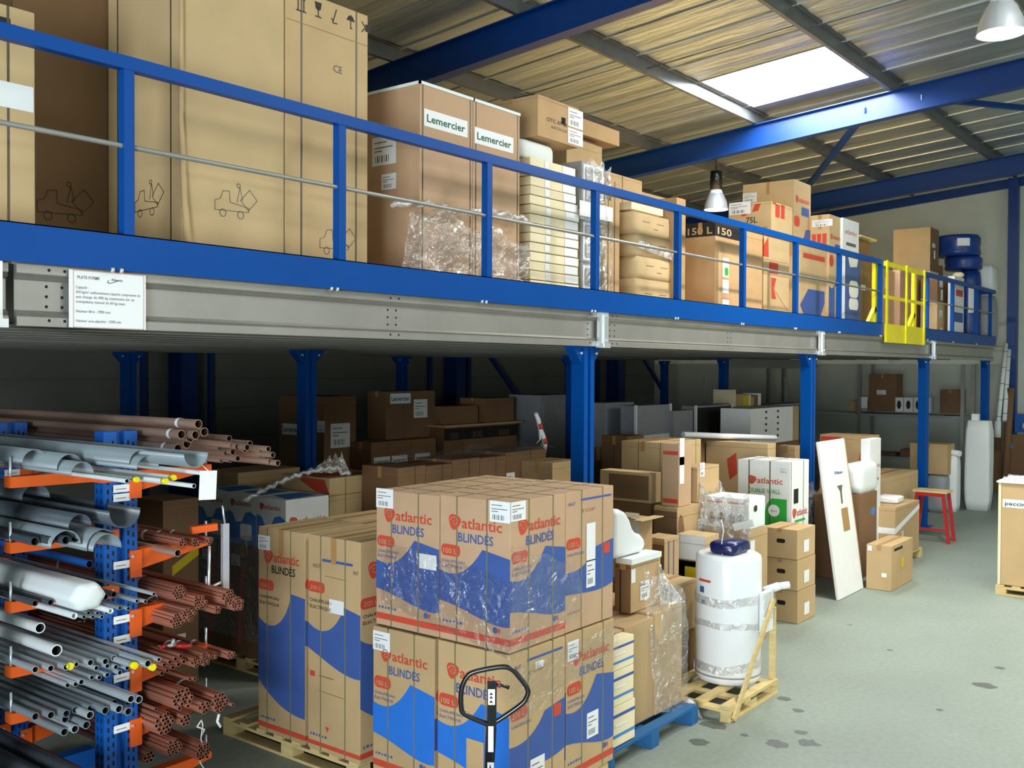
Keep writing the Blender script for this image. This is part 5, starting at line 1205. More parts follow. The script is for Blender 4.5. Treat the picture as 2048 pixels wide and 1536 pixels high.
# big dark box behind the rack
e = ext(326, 268, 397, 1003, 0, d=7.5)
carton_w('large dark olive carton behind the rack with a yellow strip and silver tape', e[0], e[1], e[2], e[3], .9, e[5], 'kraft_brown', prints=(('F', 'poly', [(.25, .25), (1, .42), (1, .52), (.25, .35)], 'print_yellow'), ('L', 'line', [(0, .45), (.9, .4)], .03, 'galv')), tape=False)
carton_w('dark carton on the floor under the large olive one behind the rack', e[0], e[1], e[2], e[3], .003, .896, 'kraft_brown', stickers=(('F', .3, .6, .1, .1),))
e = ext(476, 440, 600, 946, 0, d=9.9)
carton_w('plain tan carton half hidden behind the farthest copper pipes', e[0], e[1], e[2], e[2]+.5, .85, e[5], 'kraft'); carton_w('tan carton on the floor behind the sky-blue row', e[0], e[1], e[2], e[2]+.5, .003, .846, 'kraft')
# dark labelled cartons deep under the deck
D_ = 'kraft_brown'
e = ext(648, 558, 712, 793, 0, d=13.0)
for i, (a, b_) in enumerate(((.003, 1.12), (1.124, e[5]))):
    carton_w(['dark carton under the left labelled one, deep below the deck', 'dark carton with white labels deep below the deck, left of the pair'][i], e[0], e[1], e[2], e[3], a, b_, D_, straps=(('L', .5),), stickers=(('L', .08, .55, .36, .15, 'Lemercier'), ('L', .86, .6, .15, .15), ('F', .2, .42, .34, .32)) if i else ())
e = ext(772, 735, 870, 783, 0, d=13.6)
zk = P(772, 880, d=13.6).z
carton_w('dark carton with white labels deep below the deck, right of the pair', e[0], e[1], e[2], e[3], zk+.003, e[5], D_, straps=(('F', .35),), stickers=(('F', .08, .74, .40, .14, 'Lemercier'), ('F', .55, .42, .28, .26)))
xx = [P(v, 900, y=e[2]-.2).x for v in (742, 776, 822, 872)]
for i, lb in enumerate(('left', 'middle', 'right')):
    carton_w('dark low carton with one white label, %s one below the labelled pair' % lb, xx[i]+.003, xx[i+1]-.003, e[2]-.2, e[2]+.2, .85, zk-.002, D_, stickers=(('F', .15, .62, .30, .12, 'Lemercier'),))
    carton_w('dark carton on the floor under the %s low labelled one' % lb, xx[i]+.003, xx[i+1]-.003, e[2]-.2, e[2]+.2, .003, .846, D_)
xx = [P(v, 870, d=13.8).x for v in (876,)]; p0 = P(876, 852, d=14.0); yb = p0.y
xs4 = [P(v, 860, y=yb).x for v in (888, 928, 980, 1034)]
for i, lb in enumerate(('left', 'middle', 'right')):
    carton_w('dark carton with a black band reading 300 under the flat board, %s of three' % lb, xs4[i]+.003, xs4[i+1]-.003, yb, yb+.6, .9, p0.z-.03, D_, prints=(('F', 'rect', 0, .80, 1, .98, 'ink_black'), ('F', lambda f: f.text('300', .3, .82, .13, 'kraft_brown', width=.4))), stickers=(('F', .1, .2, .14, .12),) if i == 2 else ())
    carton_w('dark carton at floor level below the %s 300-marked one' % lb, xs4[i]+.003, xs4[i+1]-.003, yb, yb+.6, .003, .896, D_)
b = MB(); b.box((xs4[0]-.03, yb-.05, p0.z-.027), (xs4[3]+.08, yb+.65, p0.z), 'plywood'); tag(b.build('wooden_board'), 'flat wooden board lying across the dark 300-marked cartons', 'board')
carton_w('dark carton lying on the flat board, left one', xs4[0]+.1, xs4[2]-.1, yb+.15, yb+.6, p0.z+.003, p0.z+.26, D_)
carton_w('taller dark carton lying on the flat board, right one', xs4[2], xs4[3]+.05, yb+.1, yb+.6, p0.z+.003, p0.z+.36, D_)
e = ext(1082, 1068, 1146, 797, 0, d=15.6)
b = MB(); b.box((0, 0, .003), (e[1]-e[0], .6, e[5]), 'appliance_grey'); b.box((-.02, -.02, e[5]), (e[1]-e[0]+.02, .62, e[5]+.05), 'appliance_grey'); o = b.build('boiler_cabinet', loc=(e[0], e[2], 0)); tag(o, 'tall grey metal cabinet dim under the deck by the second-row post', 'cabinet')
b = MB(); b.box((.05, -.012, .15), (e[1]-e[0]-.05, 0, e[5]-.1), 'grey_plastic'); b.build('front_panel', o)
for i, (px, py, lb) in enumerate(((1077, 850, 'upper'), (1086, 880, 'lower'))):
    v = P(px, py, y=6.44); b = MB(); b.tube([(v.x-.05, v.y, v.z+.13), (v.x, v.y, v.z+.05), (v.x+.04, v.y, v.z-.06), (v.x+.03, v.y, v.z-.16)], [.02, .026, .024, .012], 'paper', 8); b.tube([(v.x+.012, v.y-.006, v.z+.02), (v.x+.035, v.y-.006, v.z-.04)], .027, 'print_red', 8)
    b.tube([(v.x+.03, v.y, v.z-.16), (v.x+.03, v.y+.05, 1.86)], .004, 'paper', 6)
    tag(b.build('warning_tape'), 'twist of red and white warning tape, %s of the two dangling in the dark' % lb, 'tape')
# middle row behind the front pallet
y5 = 6.35
x5 = [P(v, 930, y=y5).x for v in (796, 852, 905, 960, 1012, 1092)]
zt_ = P(900, 925, y=y5).z
for i, (m_, st) in enumerate(((D_, ()), (D_, (('F', .05, .62, .14, .16),)), (D_, ()), ('kraft_brown', (('F', .1, .5, .05, .25, 'plain'),)), ('kraft_brown', (('F', .0, .55, .14, .2),)))):
    lb = ['leftmost of five', 'second of five', 'middle of five', 'fourth of five', 'rightmost of five'][i]
    carton_w('dim carton in the row just behind the front pallet, '+lb, x5[i]+.003, x5[i+1]-.003, y5, y5+.47, .9, zt_-.02*(i % 2)+.01*i, m_, stickers=st, straps=(('F', .6),), group='dim row behind the front pallet')
    carton_w('dim carton at floor level behind the front pallet, '+lb, x5[i]+.003, x5[i+1]-.003, y5, y5+.47, .003, .896, m_, group='dim floor row behind the front pallet')
film_sheet('dull film lying over the dim row behind the front pallet', [(x5[1], y5-.05, zt_+.045), (x5[5]+.1, y5-.05, zt_+.055), (x5[5]+.1, y5+.4, zt_+.08), (x5[1], y5+.5, zt_+.07)], 26, 8, .015, 'film', seed=51)
e = ext(1105, 1098, 1160, 926, 0, d=10.2)
carton_w('tan carton end showing left of the front blue post', e[0], e[1], e[2], e[2]+.4, .8, e[5], 'kraft', stickers=(('F', .75, .3, .1, .2),)); carton_w('tan carton on the floor left of the front blue post', e[0], e[1], e[2], e[2]+.4, .003, .796, 'kraft')
# ---- pallet with cream boxes and film-wrapped cartons, right of the front pallet
y6 = 3.66
xa, xb = P(1268, 1400, y=y6).x, P(1363, 1400, y=y6).x
pallet('blue pallet under the film-wrapped cartons beside the boiler', 5.53, xb+.02, 3.53, 4.45, 'wood_blue')
zt_ = P(1268, 1250, y=y6).z
xm_ = P(1310, 1400, y=y6).x
carton_w('large film-wrapped carton at the right end of the blue pallet', xm_+.003, xb, y6, y6+.7, .14, zt_+.02, 'kraft', group=None, seam=False)
carton_w('film-wrapped carton between the cream boxes and the large one', xa-.12, xm_-.003, y6+.01, y6+.7, .14, zt_, 'kraft', seam=False)
xc0, xc1 = 5.55, P(1267, 1400, y=3.55).x
zc = [.14, P(1250, 1405, y=3.55).z, P(1250, 1335, y=3.55).z, P(1250, 1275, y=3.55).z]
def cream(f):
    f.rect(0, .72, 1, .80, 'print_blue'); f.rect(.3, .5, .7, .56, 'paper', 2); f.rect(0, .22, 1, .30, 'print_sky')
for i in range(3):
    lb = ('lowest', 'middle', 'topmost')[i]
    carton_w('small cream box with pale blue bands, %s of three on the blue pallet' % lb, xc0, xc1+(.02 if i == 0 else 0), 3.55, 3.64 if False else y6+.005-.02, zc[i]+.003, zc[i+1], 'cream_card', prints=(('F', cream), ('L', cream)), group='cream boxes on the blue pallet', tape=False, seam=False, name='small_box')
carton_w('carton hidden behind the cream boxes on the blue pallet', 5.56, xa-.13, y6+.02, y6+.7, .14, zt_-.01, 'kraft', seam=False)
e = ext(1262, 1230, 1321, 1130, zt_+.02, y0=3.80)
carton_w('brown carton with a white label standing on the film-wrapped ones', *e[:4], zt_+.024, e[5], 'kraft', prints=(('L', 'rect', 0, 0, 1, 1, 'kraft_brown'), ('L', 'line', [(.35, 0), (.35, 1)], .012, 'ink_black'), ('F', lambda f: f.text('atlantic', .3, .50, .05, 'print_red', width=.45))), stickers=(('F', .30, .20, .14, .14), ('F', .0, .62, .06, .10, 'plain')))  # whole left face coloured brown to stand for its shade
zt2 = e[5]
film_sheet('clear film draped from the brown carton down to the blue pallet', [(e[0]+.03, 3.60, .2), (xb+.03, y6-.04, .06), (xb+.02, y6-.03, zt_+.1), (e[0]+.05, 3.72, zt2-.02)], 28, 30, .016, 'film', seed=61)
film_sheet('slanting clear film between the brown carton and the large wrapped one', [(e[1]-.1, 3.74, zt_+.03), (xb+.02, y6-.02, zt_+.03), (e[1]+.06, 3.8, zt2-.15), (e[1]-.05, 3.8, zt2-.01)], 14, 12, .012, 'film_dense', seed=62)
b = MB(); v = P(1365, 1445, z=.1); b.tube([(xb, y6-.04, .16), (xb+.04, y6-.07, .12), (xb+.07, y6-.10, .05), (xb+.09, y6-.13, .01)], [.02, .03, .02, .008], 'film_dense', 8); tag(b.build('plastic_wrap'), 'loose tail of film trailing onto the floor at the blue pallet corner', 'plastic film', 'loose stretch film')
b = MB(); b.box((e[0]-.02, e[2]-.02, zt2+.004), (e[1]-.02, e[3]-.02, zt2+.045), 'foam_white'); tag(b.build('foam_sheet'), 'white foam sheet lying on the brown labelled carton', 'foam sheet')
# white curved plastic item
c = P(1250, 1100, d=7.75)
b = MB(); pr = []
for x, z in ((-.20, 0), (.20, 0), (.235, .02), (.245, .06), (.23, .10), (.18, .14), (.11, .16), (.06, .20), (.02, .27), (-.04, .33), (-.12, .36), (-.20, .36)): pr.append((x, z))
b.prism(pr, 'y', -.14, .14, 'enamel_white')
o = b.build('basin_shell', loc=(c.x-.30, 3.99, zt2+.05)); m_ = o.modifiers.new('b', 'BEVEL'); m_.width = .04; m_.segments = 4; m_.limit_method = 'ANGLE'; m_.angle_limit = R(40)
tag(o, 'glossy white curved plastic shell on top of the wrapped cartons', 'plastic shell')
# ---- boiler on its crate pallet
px0, px1, py0, py1 = 6.93, 7.83, 3.33, 4.0
o = empty('crate_pallet', ((px0+px1)/2, (py0+py1)/2, 0), 'pale wooden crate pallet with slanted braces under the white boiler', 'pallet')
w_, l_ = px1-px0, py1-py0
for y in (-l_/2+.04, -l_/2+.26, l_/2-.2, l_/2-.04): b = MB(); b.box((-w_/2, y-.04, .10), (w_/2, y+.04, .125), 'wood'); b.build('top_board', o)
for x in (-w_/2+.04, -.12, w_/2-.04): b = MB(); b.box((x-.045, -l_/2, .0755), (x+.045, l_/2, .0995), 'wood'); b.build('cross_board', o)
for y in (-l_/2+.04, l_/2-.04):
    b = MB(); b.box((-w_/2, y-.04, .002), (w_/2, y+.04, .022), 'wood'); b.build('bottom_board', o)
    for x in (-w_/2+.05, 0, w_/2-.05): b = MB(); b.box((x-.05, y-.035, .0225), (x+.05, y+.035, .075), 'wood'); b.build('block', o)
b = MB(); b.bar((-w_/2+.05, -l_/2-.012, .02), (w_/2-.10, -l_/2+.0, .80), .05, .02, 'wood', up=(0, 1, 0)); b.build('slanted_brace', o)
b = MB(); b.box((w_/2-.05, -l_/2+.02, .126), (w_/2-.0, -l_/2+.06, .72), 'wood'); b.build('upright', o)
b = MB(); b.box((w_/2-.05, l_/2-.06, .126), (w_/2-.0, l_/2-.02, .90), 'wood'); b.build('upright', o)
b = MB(); b.box((-w_/2, l_/2-.06, .126), (-w_/2+.05, l_/2-.02, .85), 'wood'); b.build('upright', o)
c = Vector((7.60, 3.67, .128)); r = .268; h = P(1475, 1106, d=8.2).z-.13
o = empty('storage_water_heater', c, 'tall white cylindrical boiler standing on the crate pallet', 'boiler')
b = MB(); b.lathe([(0, 0), (r-.03, 0), (r-.012, .012), (r, .05), (r, h-.05), (r-.006, h-.02), (r-.03, h-.004), (r-.10, h), (0, h)], 'enamel_white', 48); b.build('tank_body', o)
b = MB(); b.lathe([(r+.002, .058), (r+.004, .062), (r+.004, .068), (r+.002, .072)], 'grey_plastic', 48); b.build('bottom_rim', o)
def ringtape(z, h_, mt='film_dense', dr=.008, tilt=0):
    b = MB(); n = 48; vs = []
    for q in (0, 1):
        for j in range(n):
            a = 2*math.pi*j/n; vs.append(((r+dr)*math.cos(a), (r+dr)*math.sin(a), z+h_*q+tilt*math.cos(a)+.006*math.sin(5*a)))
    b.add(vs, [(j, (j+1) % n, n+(j+1) % n, n+j) for j in range(n)], mt, True); b.build('film_band', o)
ringtape(.66, .07, tilt=.03); ringtape(.44, .05, tilt=-.02); ringtape(.14, .07, tilt=.05)
b = MB(); ang = math.atan2(-c.y, -c.x)
def onband(a0, a1, z0, z1, mt, dr=.003):
    vs = []
    for j in range(6):
        a = ang+a0+(a1-a0)*j/5; vs += [((r+dr)*math.cos(a), (r+dr)*math.sin(a), z0), ((r+dr)*math.cos(a), (r+dr)*math.sin(a), z1)]
    b.add(vs, [(2*j, 2*j+2, 2*j+3, 2*j+1) for j in range(5)], mt)
onband(-1.05, -.55, h-.22, h-.20, 'print_red'); onband(-1.0, -.8, h-.31, h-.26, 'print_blue'); onband(-.95, -.75, h-.40, h-.37, 'print_sky'); b.build('printed_mark', o)
b = MB(); b.tube([(r*.6, -r*.9, h-.32), (r*.9, -r*1.25, h-.28)], .035, 'enamel_white', 12); b.tube([(r*.9, -r*1.25, h-.28), (r*1.1, -r*1.5, h-.27)], .03, 'foam_white', 12); b.build('wrapped_pipe_stub', o)
b = MB(); b.box((.0, -r-.055, .42), (.16, -r-.005, .74), 'foam_white'); b.build('control_box_cover', o)
s = sack('dark navy crumpled plastic bag lying on top of the boiler', (c.x-.03, c.y-.02, c.z+h+.001), .30, .24, .10, 'bag_navy', 9, 'plastic_bag', 'bag')
film_sheet('clear film stretched from the boiler to the crate posts', [(px1-.02, py0+.02, .62), (c.x-.1, py0-.01, .70), (c.x-.1, py0-.02, .95), (px1-.02, py0+.02, .86)], 16, 10, .01, 'film', seed=71)
b = MB(); pts = [P(1425+i*1.2, 1048+i*4.4, d=8.05) for i in range(0, 12)]
b.tube([(c.x-.16, c.y-.02, c.z+h+.0), (c.x-.17, c.y-.02, c.z+h+.10), (c.x-.16, c.y-.03, c.z+h+.2), (c.x-.18, c.y-.02, c.z+h+.29)], .004, 'paper', 6); tag(b.build('tie_string'), 'thin pale strip standing up at the left rim of the boiler', 'string')
# ---- cartons between boiler and deck post
def st2(lb, lb2, cx, lx, rx, yt, d, zsplit, mt='kraft', D=None, W=None, **k):
    """a carton whose support below it is another carton"""
    e = ext(cx, lx, rx, yt, 0, d=d); x1 = e[0]+W if W else e[1]; y1 = e[2]+D if D else e[3]
    o = carton_w(lb, e[0], x1, e[2], y1, zsplit+.003, e[5], mt, **k)
    if lb2: carton_w(lb2, e[0]+.01, x1-.01, e[2]+.01, y1, .003, zsplit-.001, 'kraft_brown')
    return (e[0], x1, e[2], y1, e[5])
st2('yellowish carton in three layers left of the boiler, top one with stickers', 'yellowish carton at floor level left of the boiler', 1346, 1320, 1392, 1172, 8.3, .45, 'kraft_yellow', D=.34, stickers=(('L', .1, .2, .1, .08, 'plain'),))
A = st2('opened brown carton with flaps spread, left of the taller ones', 'brown carton under the opened one', 1275, 1222, 1305, 1040, 8.6, .85, 'kraft', stickers=(('L', .55, .35, .14, .40, 'plain'),), tape=False)
for lb_, q in (('flap', 0),):
    for s_, (pa, pb) in enumerate((((A[0]-.10, A[2]-.10), (A[1]+.02, A[2]+.0)), ((A[0]-.14, A[2]-.02), (A[0]-.004, A[3])))):
        b = MB(); b.bar(((pa[0]+pb[0])/2, pa[1], A[4]+.01) if s_ == 0 else (pa[0], (pa[1]+pb[1])/2, A[4]+.04), ((pa[0]+pb[0])/2, pb[1]+.0, A[4]+.006) if s_ == 0 else (pb[0], (pa[1]+pb[1])/2, A[4]+.006), (pb[0]-pa[0]) if s_ == 0 else (pb[1]-pa[1]), .008, 'kraft_yellow')
        tag(b.build('loose_flap'), ['creased cardboard sheet hanging over the front of the opened carton', 'creased cardboard sheet sticking out left of the opened carton'][s_], 'cardboard sheet')
B = st2('brown carton with blue side lines right of the opened one', 'brown carton under the blue-lined one', 1329, 1287, 1358, 1078, 8.9, .6, 'kraft', prints=(('F', 'rect', .25, 0, .32, .95, 'print_blue'), ('F', 'rect', .60, 0, .66, .95, 'print_blue'), ('L', 'rect', 0, 0, .98, .9, 'kraft_brown')), tape=False)  # brown rectangle on the left side paints in that side's shade
C_ = st2('tall brown carton with a rounded cut-out and green sticker', None, 1355, 1308, 1420, 1016, 9.55, 0, 'kraft', prints=(('L', 'rect', 0, 0, .97, .97, 'kraft_brown'), ('F', 'poly', [(.02, .0), (.02, .9), (.08, .95), (.15, .93), (.2, .85), (.2, 0)], 'kraft_brown'), ('F', 'rect', .52, .68, .60, .72, 'print_green')), stickers=(('F', .62, .78, .12, .14),), tape=False)  # left face darkened by colour, painted shade on the same card
e = ext(1358, 1325, 1383, 888, C_[4], d=9.55)
e = ext(1358, 1325, 1383, 888, C_[4], y0=C_[2]+.01)
carton_w('narrow upright carton standing on the tall cut-out one, pinkish left face', e[0], e[1], e[2], min(e[3], C_[3]+.05), C_[4]+.004, e[5], 'kraft_pink', prints=(('L', 'rect', 0, 0, 1, 1, 'appliance_grey') if False else ('L', 'rect', .05, .05, .95, .12, 'print_red'), ('L', 'rect', .05, .82, .95, .88, 'print_red')), stickers=(('F', .05, .66, .09, .26, 'plain'), ('F', .05, .36, .09, .26, 'plain')), tape=False, seam=False)
e = ext(1395, 1384, 1440, 935, C_[4], y0=C_[2]+.02)
carton_w('kraft carton with a white label beside the narrow upright one', e[0], e[1]-.02, e[2], e[2]+.22, C_[4]+.004, e[5], 'kraft', stickers=(('F', .1, .72, .1, .14),), tape=False)
film_sheet('milky film over the cartons right of the narrow upright one', [(e[0], e[2]-.03, C_[4]), (e[1]+.12, e[2]-.02, C_[4]), (e[1]+.08, e[2]+.1, e[5]-.05), (e[0]+.05, e[2]-.0, e[5]-.08)], 14, 14, .02, 'film_dense', seed=81)
Dd = st2('flat yellow and green carton end with a white top left of the boiler', None, 1411, 1391, 1438, 1074, 9.2, 0, 'kraft_yellow', D=.3, prints=(('L', 'rect', 0, .0, 1, .78, 'print_yellow'), ('L', 'rect', 0, .0, .3, .78, 'ink_green'), ('L', 'rect', 0, .74, 1, .79, 'ink_black'), ('L', 'rect', 0, .8, 1, 1, 'paper')), tape=False)
E_ = ext(1497, 1408, 1531, 998, 0, d=9.62)
zE = P(1497, 1062, d=9.62).z
carton_w('brown carton under the film-wrapped white appliance', E_[0], E_[1]+.06, E_[2], min(E_[3], C_[2]-.01), .003, zE, 'kraft', stickers=(('F', .1, .8, .1, .12, 'plain'),))
b = MB(); w_, l_, h_ = E_[1]-E_[0], min(E_[3], C_[2]-.01)-E_[2], E_[5]-zE-.005
bevel_box(b, w_, l_, h_, 'foam_white', r=.02); f = faces(b, w_, l_, h_, .003)
for i in range(4): f['L'].rrect(.1+.22*i, .1, .26+.22*i, .5, 'grey_plastic', 1)
f['L'].rect(.08, .8, .9, .86, 'print_red', 1); f['F'].rrect(.3, .55, .5, .75, 'black_gloss', 1)
o = b.build('fan_heater_unit', loc=(E_[0]+w_/2, E_[2]+l_/2, zE+.003)); tag(o, 'white appliance wrapped in clear film on a brown carton behind the boiler', 'appliance')
film_sheet('crumpled clear film hanging in front of the white appliance', [(E_[0]-.05, E_[2]+l_, zE-.12), (E_[0]-.05, E_[2]-.05, zE-.10), (E_[0]-.05, E_[2]-.03, E_[5]+.02), (E_[0]-.05, E_[2]+l_, E_[5]+.0)], 22, 16, .022, 'film_dense', seed=82)
b = MB(); v = P(1470, 1068, d=9.2); b.box((0, 0, 0), (.20, .003, .07), 'paper'); tag(b.build('paper_tag', loc=(E_[0]-.09, E_[2]+.1, zE+.0), rot=(0, -.3, R(-80))), 'white tag on the crumpled film behind the boiler', 'tag')
# long carton rows behind
def pr_red(f): f.poly([(.35, .75), (.50, .85), (.52, .55), (.40, .45)], 'print_red'); f.poly([(.6, .35), (.75, .5), (.6, .6)], 'print_red')
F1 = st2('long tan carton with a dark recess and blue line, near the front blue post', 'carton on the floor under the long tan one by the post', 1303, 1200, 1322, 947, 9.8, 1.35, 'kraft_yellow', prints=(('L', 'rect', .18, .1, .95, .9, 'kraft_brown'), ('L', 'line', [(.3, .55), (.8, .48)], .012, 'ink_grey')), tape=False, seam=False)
F2 = st2('wide strapped tan carton in the back row, left part', 'carton on the floor of the back row, left part', 1330, 1257, 1402, 886, 10.8, 1.0, 'kraft_yellow', straps=(('L', .4), ('L', .9), ('F', .5), ('F', .85)), sstyle='strap_green', D=.55)
F3 = st2('long yellow-tan carton with red lozenge marks in the back row', 'carton on the floor below the red-lozenge one', 1536, 1412, 1552, 888, 12.2, .9, 'kraft_yellow', prints=(('L', pr_red),), stickers=(('L', .91, .45, .1, .32),), tape=False)
F4 = st2('plain tan carton behind the post right of the red-lozenge one', 'carton below the plain tan one by the third post', 1590, 1553, 1604, 893, 13.6, .9, 'kraft')
F5 = st2('dim brown carton with red lettering left of the strapped tan one', 'carton below the red-lettered dim one', 1254, 1203, 1262, 873, 12.2, .9, 'kraft_brown', W=.4, prints=(('L', lambda f: f.text('atlantic', .2, .3, .09, 'print_red', width=.6)),), straps=(('L', .5),))
b = MB(); p0, p1 = P(1366, 869, d=12.3), P(1550, 876, d=13.2); b.tube([p0, p1], .035, 'paper', 14)
o = b.build('roll_tube'); tag(o, 'long white roll lying on top of the back-row cartons', 'roll')
b = MB(); v0, v1 = P(1366, 885, d=12.5), P(1552, 890, d=13.1)
carton_w('long flat dim carton under the white roll', p0.x-.05, p1.x-.02, F3[3]+.02, F3[3]+.6, .95, min(p0.z, p1.z)-.036, 'kraft_brown'); carton_w('dim carton at floor level under the white roll', p0.x-.05, p1.x-.02, F3[3]+.02, F3[3]+.6, .003, .946, 'kraft_brown')
# dim appliances farther back
def gapp(lb, cx, lx, rx, yt, d, mt, base, corners=True, prints=()):
    e = ext(cx, lx, rx, yt, 0, d=d); y1 = max(e[3], e[2]+.25)
    w_, l_, h_ = e[1]-e[0], y1-e[2], e[5]-base-.003; b = MB(); bevel_box(b, w_, l_, h_, mt); fs = faces(b, w_, l_, h_, .003)
    for k, fn, *a in prints: getattr(fs[k], fn)(*a)
    o = b.build('appliance', loc=(e[0]+w_/2, e[2]+l_/2, base+.003)); tag(o, lb, 'appliance')
    if corners:
        for x in (-w_/2, w_/2): b = MB(); b.box((x-.02, -l_/2-.012, 0), (x+.02, -l_/2+.02, h_+.01), 'foam_white'); b.build('foam_corner', o)
    carton_w('dim carton carrying the '+lb.split(' in ')[0], e[0], e[1], e[2], y1, .003, base-.001, 'kraft_brown')
gapp('dark grey boxed appliance in the dim back row, left one', 1212, 1205, 1268, 806, 14.2, 'appliance_grey', 1.55, False)
gapp('film-wrapped grey appliance in the dim back row with white foam corners', 1272, 1268, 1341, 812, 13.9, 'appliance_grey', 1.5, True, (('F', 'rect', 0, 0, 1, .36, 'white_card'),))
gapp('second grey appliance in the dim back row, right of the foam-cornered one', 1348, 1342, 1386, 822, 14.6, 'appliance_grey', 1.5, False)
gapp('dark glazed appliance in the dim back row with pale edges', 1392, 1388, 1464, 812, 15.2, 'grey_plastic', 1.5, True, (('F', 'rect', .04, .05, .96, .95, 'ink_black'),))
e = ext(1502, 1498, 1586, 818, 0, d=15.0)
dots = tuple(('F', 'rect', a, .18+.17*i, a+.045, .24+.17*i, 'ink_black') for i in range(5) for a in (.32, .60))
carton_w('white carton with two columns of black marks in the dim back row', e[0], e[1], e[2], e[2]+.5, 1.52, e[5], 'white_card', prints=dots)
carton_w('dim carton carrying the white black-marked one', e[0], e[1]+.25, e[2], e[2]+.5, .003, 1.516, 'kraft_brown')
carton_w('dull tan carton right of the white black-marked one', e[1]+.01, e[1]+.25, e[2], e[2]+.5, 1.52, e[5], 'kraft')
# low shelf with small boxes
ps = P(1460, 815, d=17.0); pe = P(1618, 815, y=ps.y)
o = empty('storage_shelf', (ps.x, ps.y, 0), 'low metal shelf with small coloured boxes behind the white carton', 'shelf')
L_ = pe.x-ps.x
for z in (.5, 1.2, ps.z-.03): b = MB(); b.box((0, 0, z), (L_, .5, z+.03), 'appliance_grey'); b.build('shelf_board', o)
for x in (0, L_-.04):
    for y in (-.01, .46): b = MB(); b.box((x, y, 0), (x+.04, y+.04, ps.z+.5 if y > 0 else ps.z), 'galv'); b.build('upright', o)
xx = ps.x+.03
for i, (w_, h_, m_, nm) in enumerate(((.26, .30, 'cream_card', 'pale'), (.26, .22, 'kraft_orange', 'orange-brown'), (.22, .2, 'print_yellow', 'dull yellow'), (.08, .2, 'cream_card', 'slim cream'), (.12, .17, 'kraft', 'small tan'), (.14, .19, 'kraft_brown', 'small dark'), (.12, .22, 'white_card', 'small white'))):
    if xx+w_ > pe.x: break
    carton_w('%s box in the row on the low metal shelf' % nm, xx, xx+w_, ps.y+.03, ps.y+.33, ps.z+.003, ps.z+h_, m_, tape=False, seam=False, name='small_box'); xx += w_+.015
# white and green carton on brown support
def green(f):
    logo(f, .20, .72, f.w*.15, width=.66); f.text('DUALIS WALL', .22, .60, f.w*.11, 'print_green', width=.60, bold=.01)
    f.poly(curve((.52, .02), (.50, .16), (.5, .44), (.62, .52), 6)+[(.66, .54), (.94, .54), (.94, .14)]+curve((.94, .20), (.85, .26), (.65, .26), (.54, .0), 5), 'print_green')
    f.poly([(.70+.11*math.cos(t*.5236), .39+.075*math.sin(t*.5236)) for t in range(12)], 'paper', 2); f.text('A++', .64, .37, .04, 'ink_grey', 3, width=.12)
    f.rect(0, .44, .26, .47, 'print_red')
def green2(f):
    logo(f, .12, .32, f.w*.2, width=.8); f.rect(.25, .24, .8, .27, 'print_green'); f.rrect(0, .04, .22, .2, 'print_red'); f.poly([(.7, 0), (1, 0), (1, .12), (.8, .10)], 'print_green'); f.rect(.18, .48, .42, .66, 'dark_hole', 2)
e = ext(1581, 1476, 1618, 925, 0, d=11.2)
zg = .72
carton_w('large white carton with a green wave and red lettering', e[0], e[1], e[2], e[3], zg+.003, e[5], 'white_card', prints=(('L', green), ('F', green2)), straps=(('L', .22), ('L', .62), ('F', .70), ('F', .04)), sstyle='strap_dark', stickers=(('L', .78, .86, .14, .07),))
carton_w('brown carton under the large white and green one', e[0]+.01, e[1], e[2]+.02, e[3], .003, zg, 'kraft')
film_sheet('crumpled clear film tuft hanging on the front blue post beside the green-waved carton', [P(1603, 1050, y=4.90), P(1618, 1060, y=4.90), P(1638, 985, y=4.90), P(1606, 948, y=4.90)], 10, 14, .03, 'film_dense', seed=101)
# three cartons with hand holes
e = ext(1595, 1540, 1632, 1060, 0, yb=1249)
zs = [0, P(1593, 1184, y=e[2]).z, P(1592, 1122, y=e[2]).z, P(1590, 1062, y=e[2]).z]
for i in range(3):
    carton_w('brown carton with an oval hand hole, %s of the three-high pile on the floor' % ('lowest', 'middle', 'topmost')[i], e[0]-.012*i, e[1]-.012*i, e[2], e[3]+.08, zs[i]+.003, zs[i+1]-.002, 'kraft', prints=(('L', 'rrect', .42, .52, .66, .66, 'dark_hole'),), stickers=(('F', .35, .18, .14, .13, 'plain'),), group='three-high pile of hand-hole cartons', seam=False)
# leaning white board, leaning brown carton and the tall brown one behind
pa, pb = P(1677, 1202, z=0), P(1725, 1177, z=0)
pt = P(1643, 884, y=pa.y+.26)
Lh = pt.z; ang = math.atan2(.26, Lh)
def lean(lb, x0, w_, t_, y0, hh, mt, prints, name):
    b = MB(); hL = hh/math.cos(ang); bevel_box(b, w_, t_, hL, mt, r=.004); fs = faces(b, w_, t_, hL)
    for k, fn, *a in prints: fn(fs[k], *a) if callable(fn) else getattr(fs[k], fn)(*a)
    o = b.build(name, loc=(x0+w_/2, y0+t_/2, .004), rot=(-ang, 0, 0)); tag(o, lb, 'panel' if 'panel' in name else 'cardboard box'); return o
o = lean('tall white board leaning against the cartons, blue print near its top', pa.x+.01, pb.x-pa.x, .03, pa.y, Lh, 'white_card', (('F', lambda f: (f.text('Fibac', .45, .775, .05, 'print_blue', width=.32, bold=.02), f.poly([(.48, .70), (.70, .70), (.64, .66), (.62, .58), (.56, .58), (.57, .66)], 'ink_grey'), f.rrect(.52, .40, .78, .55, 'tape_tan', r=.02))),), 'leaning_board')
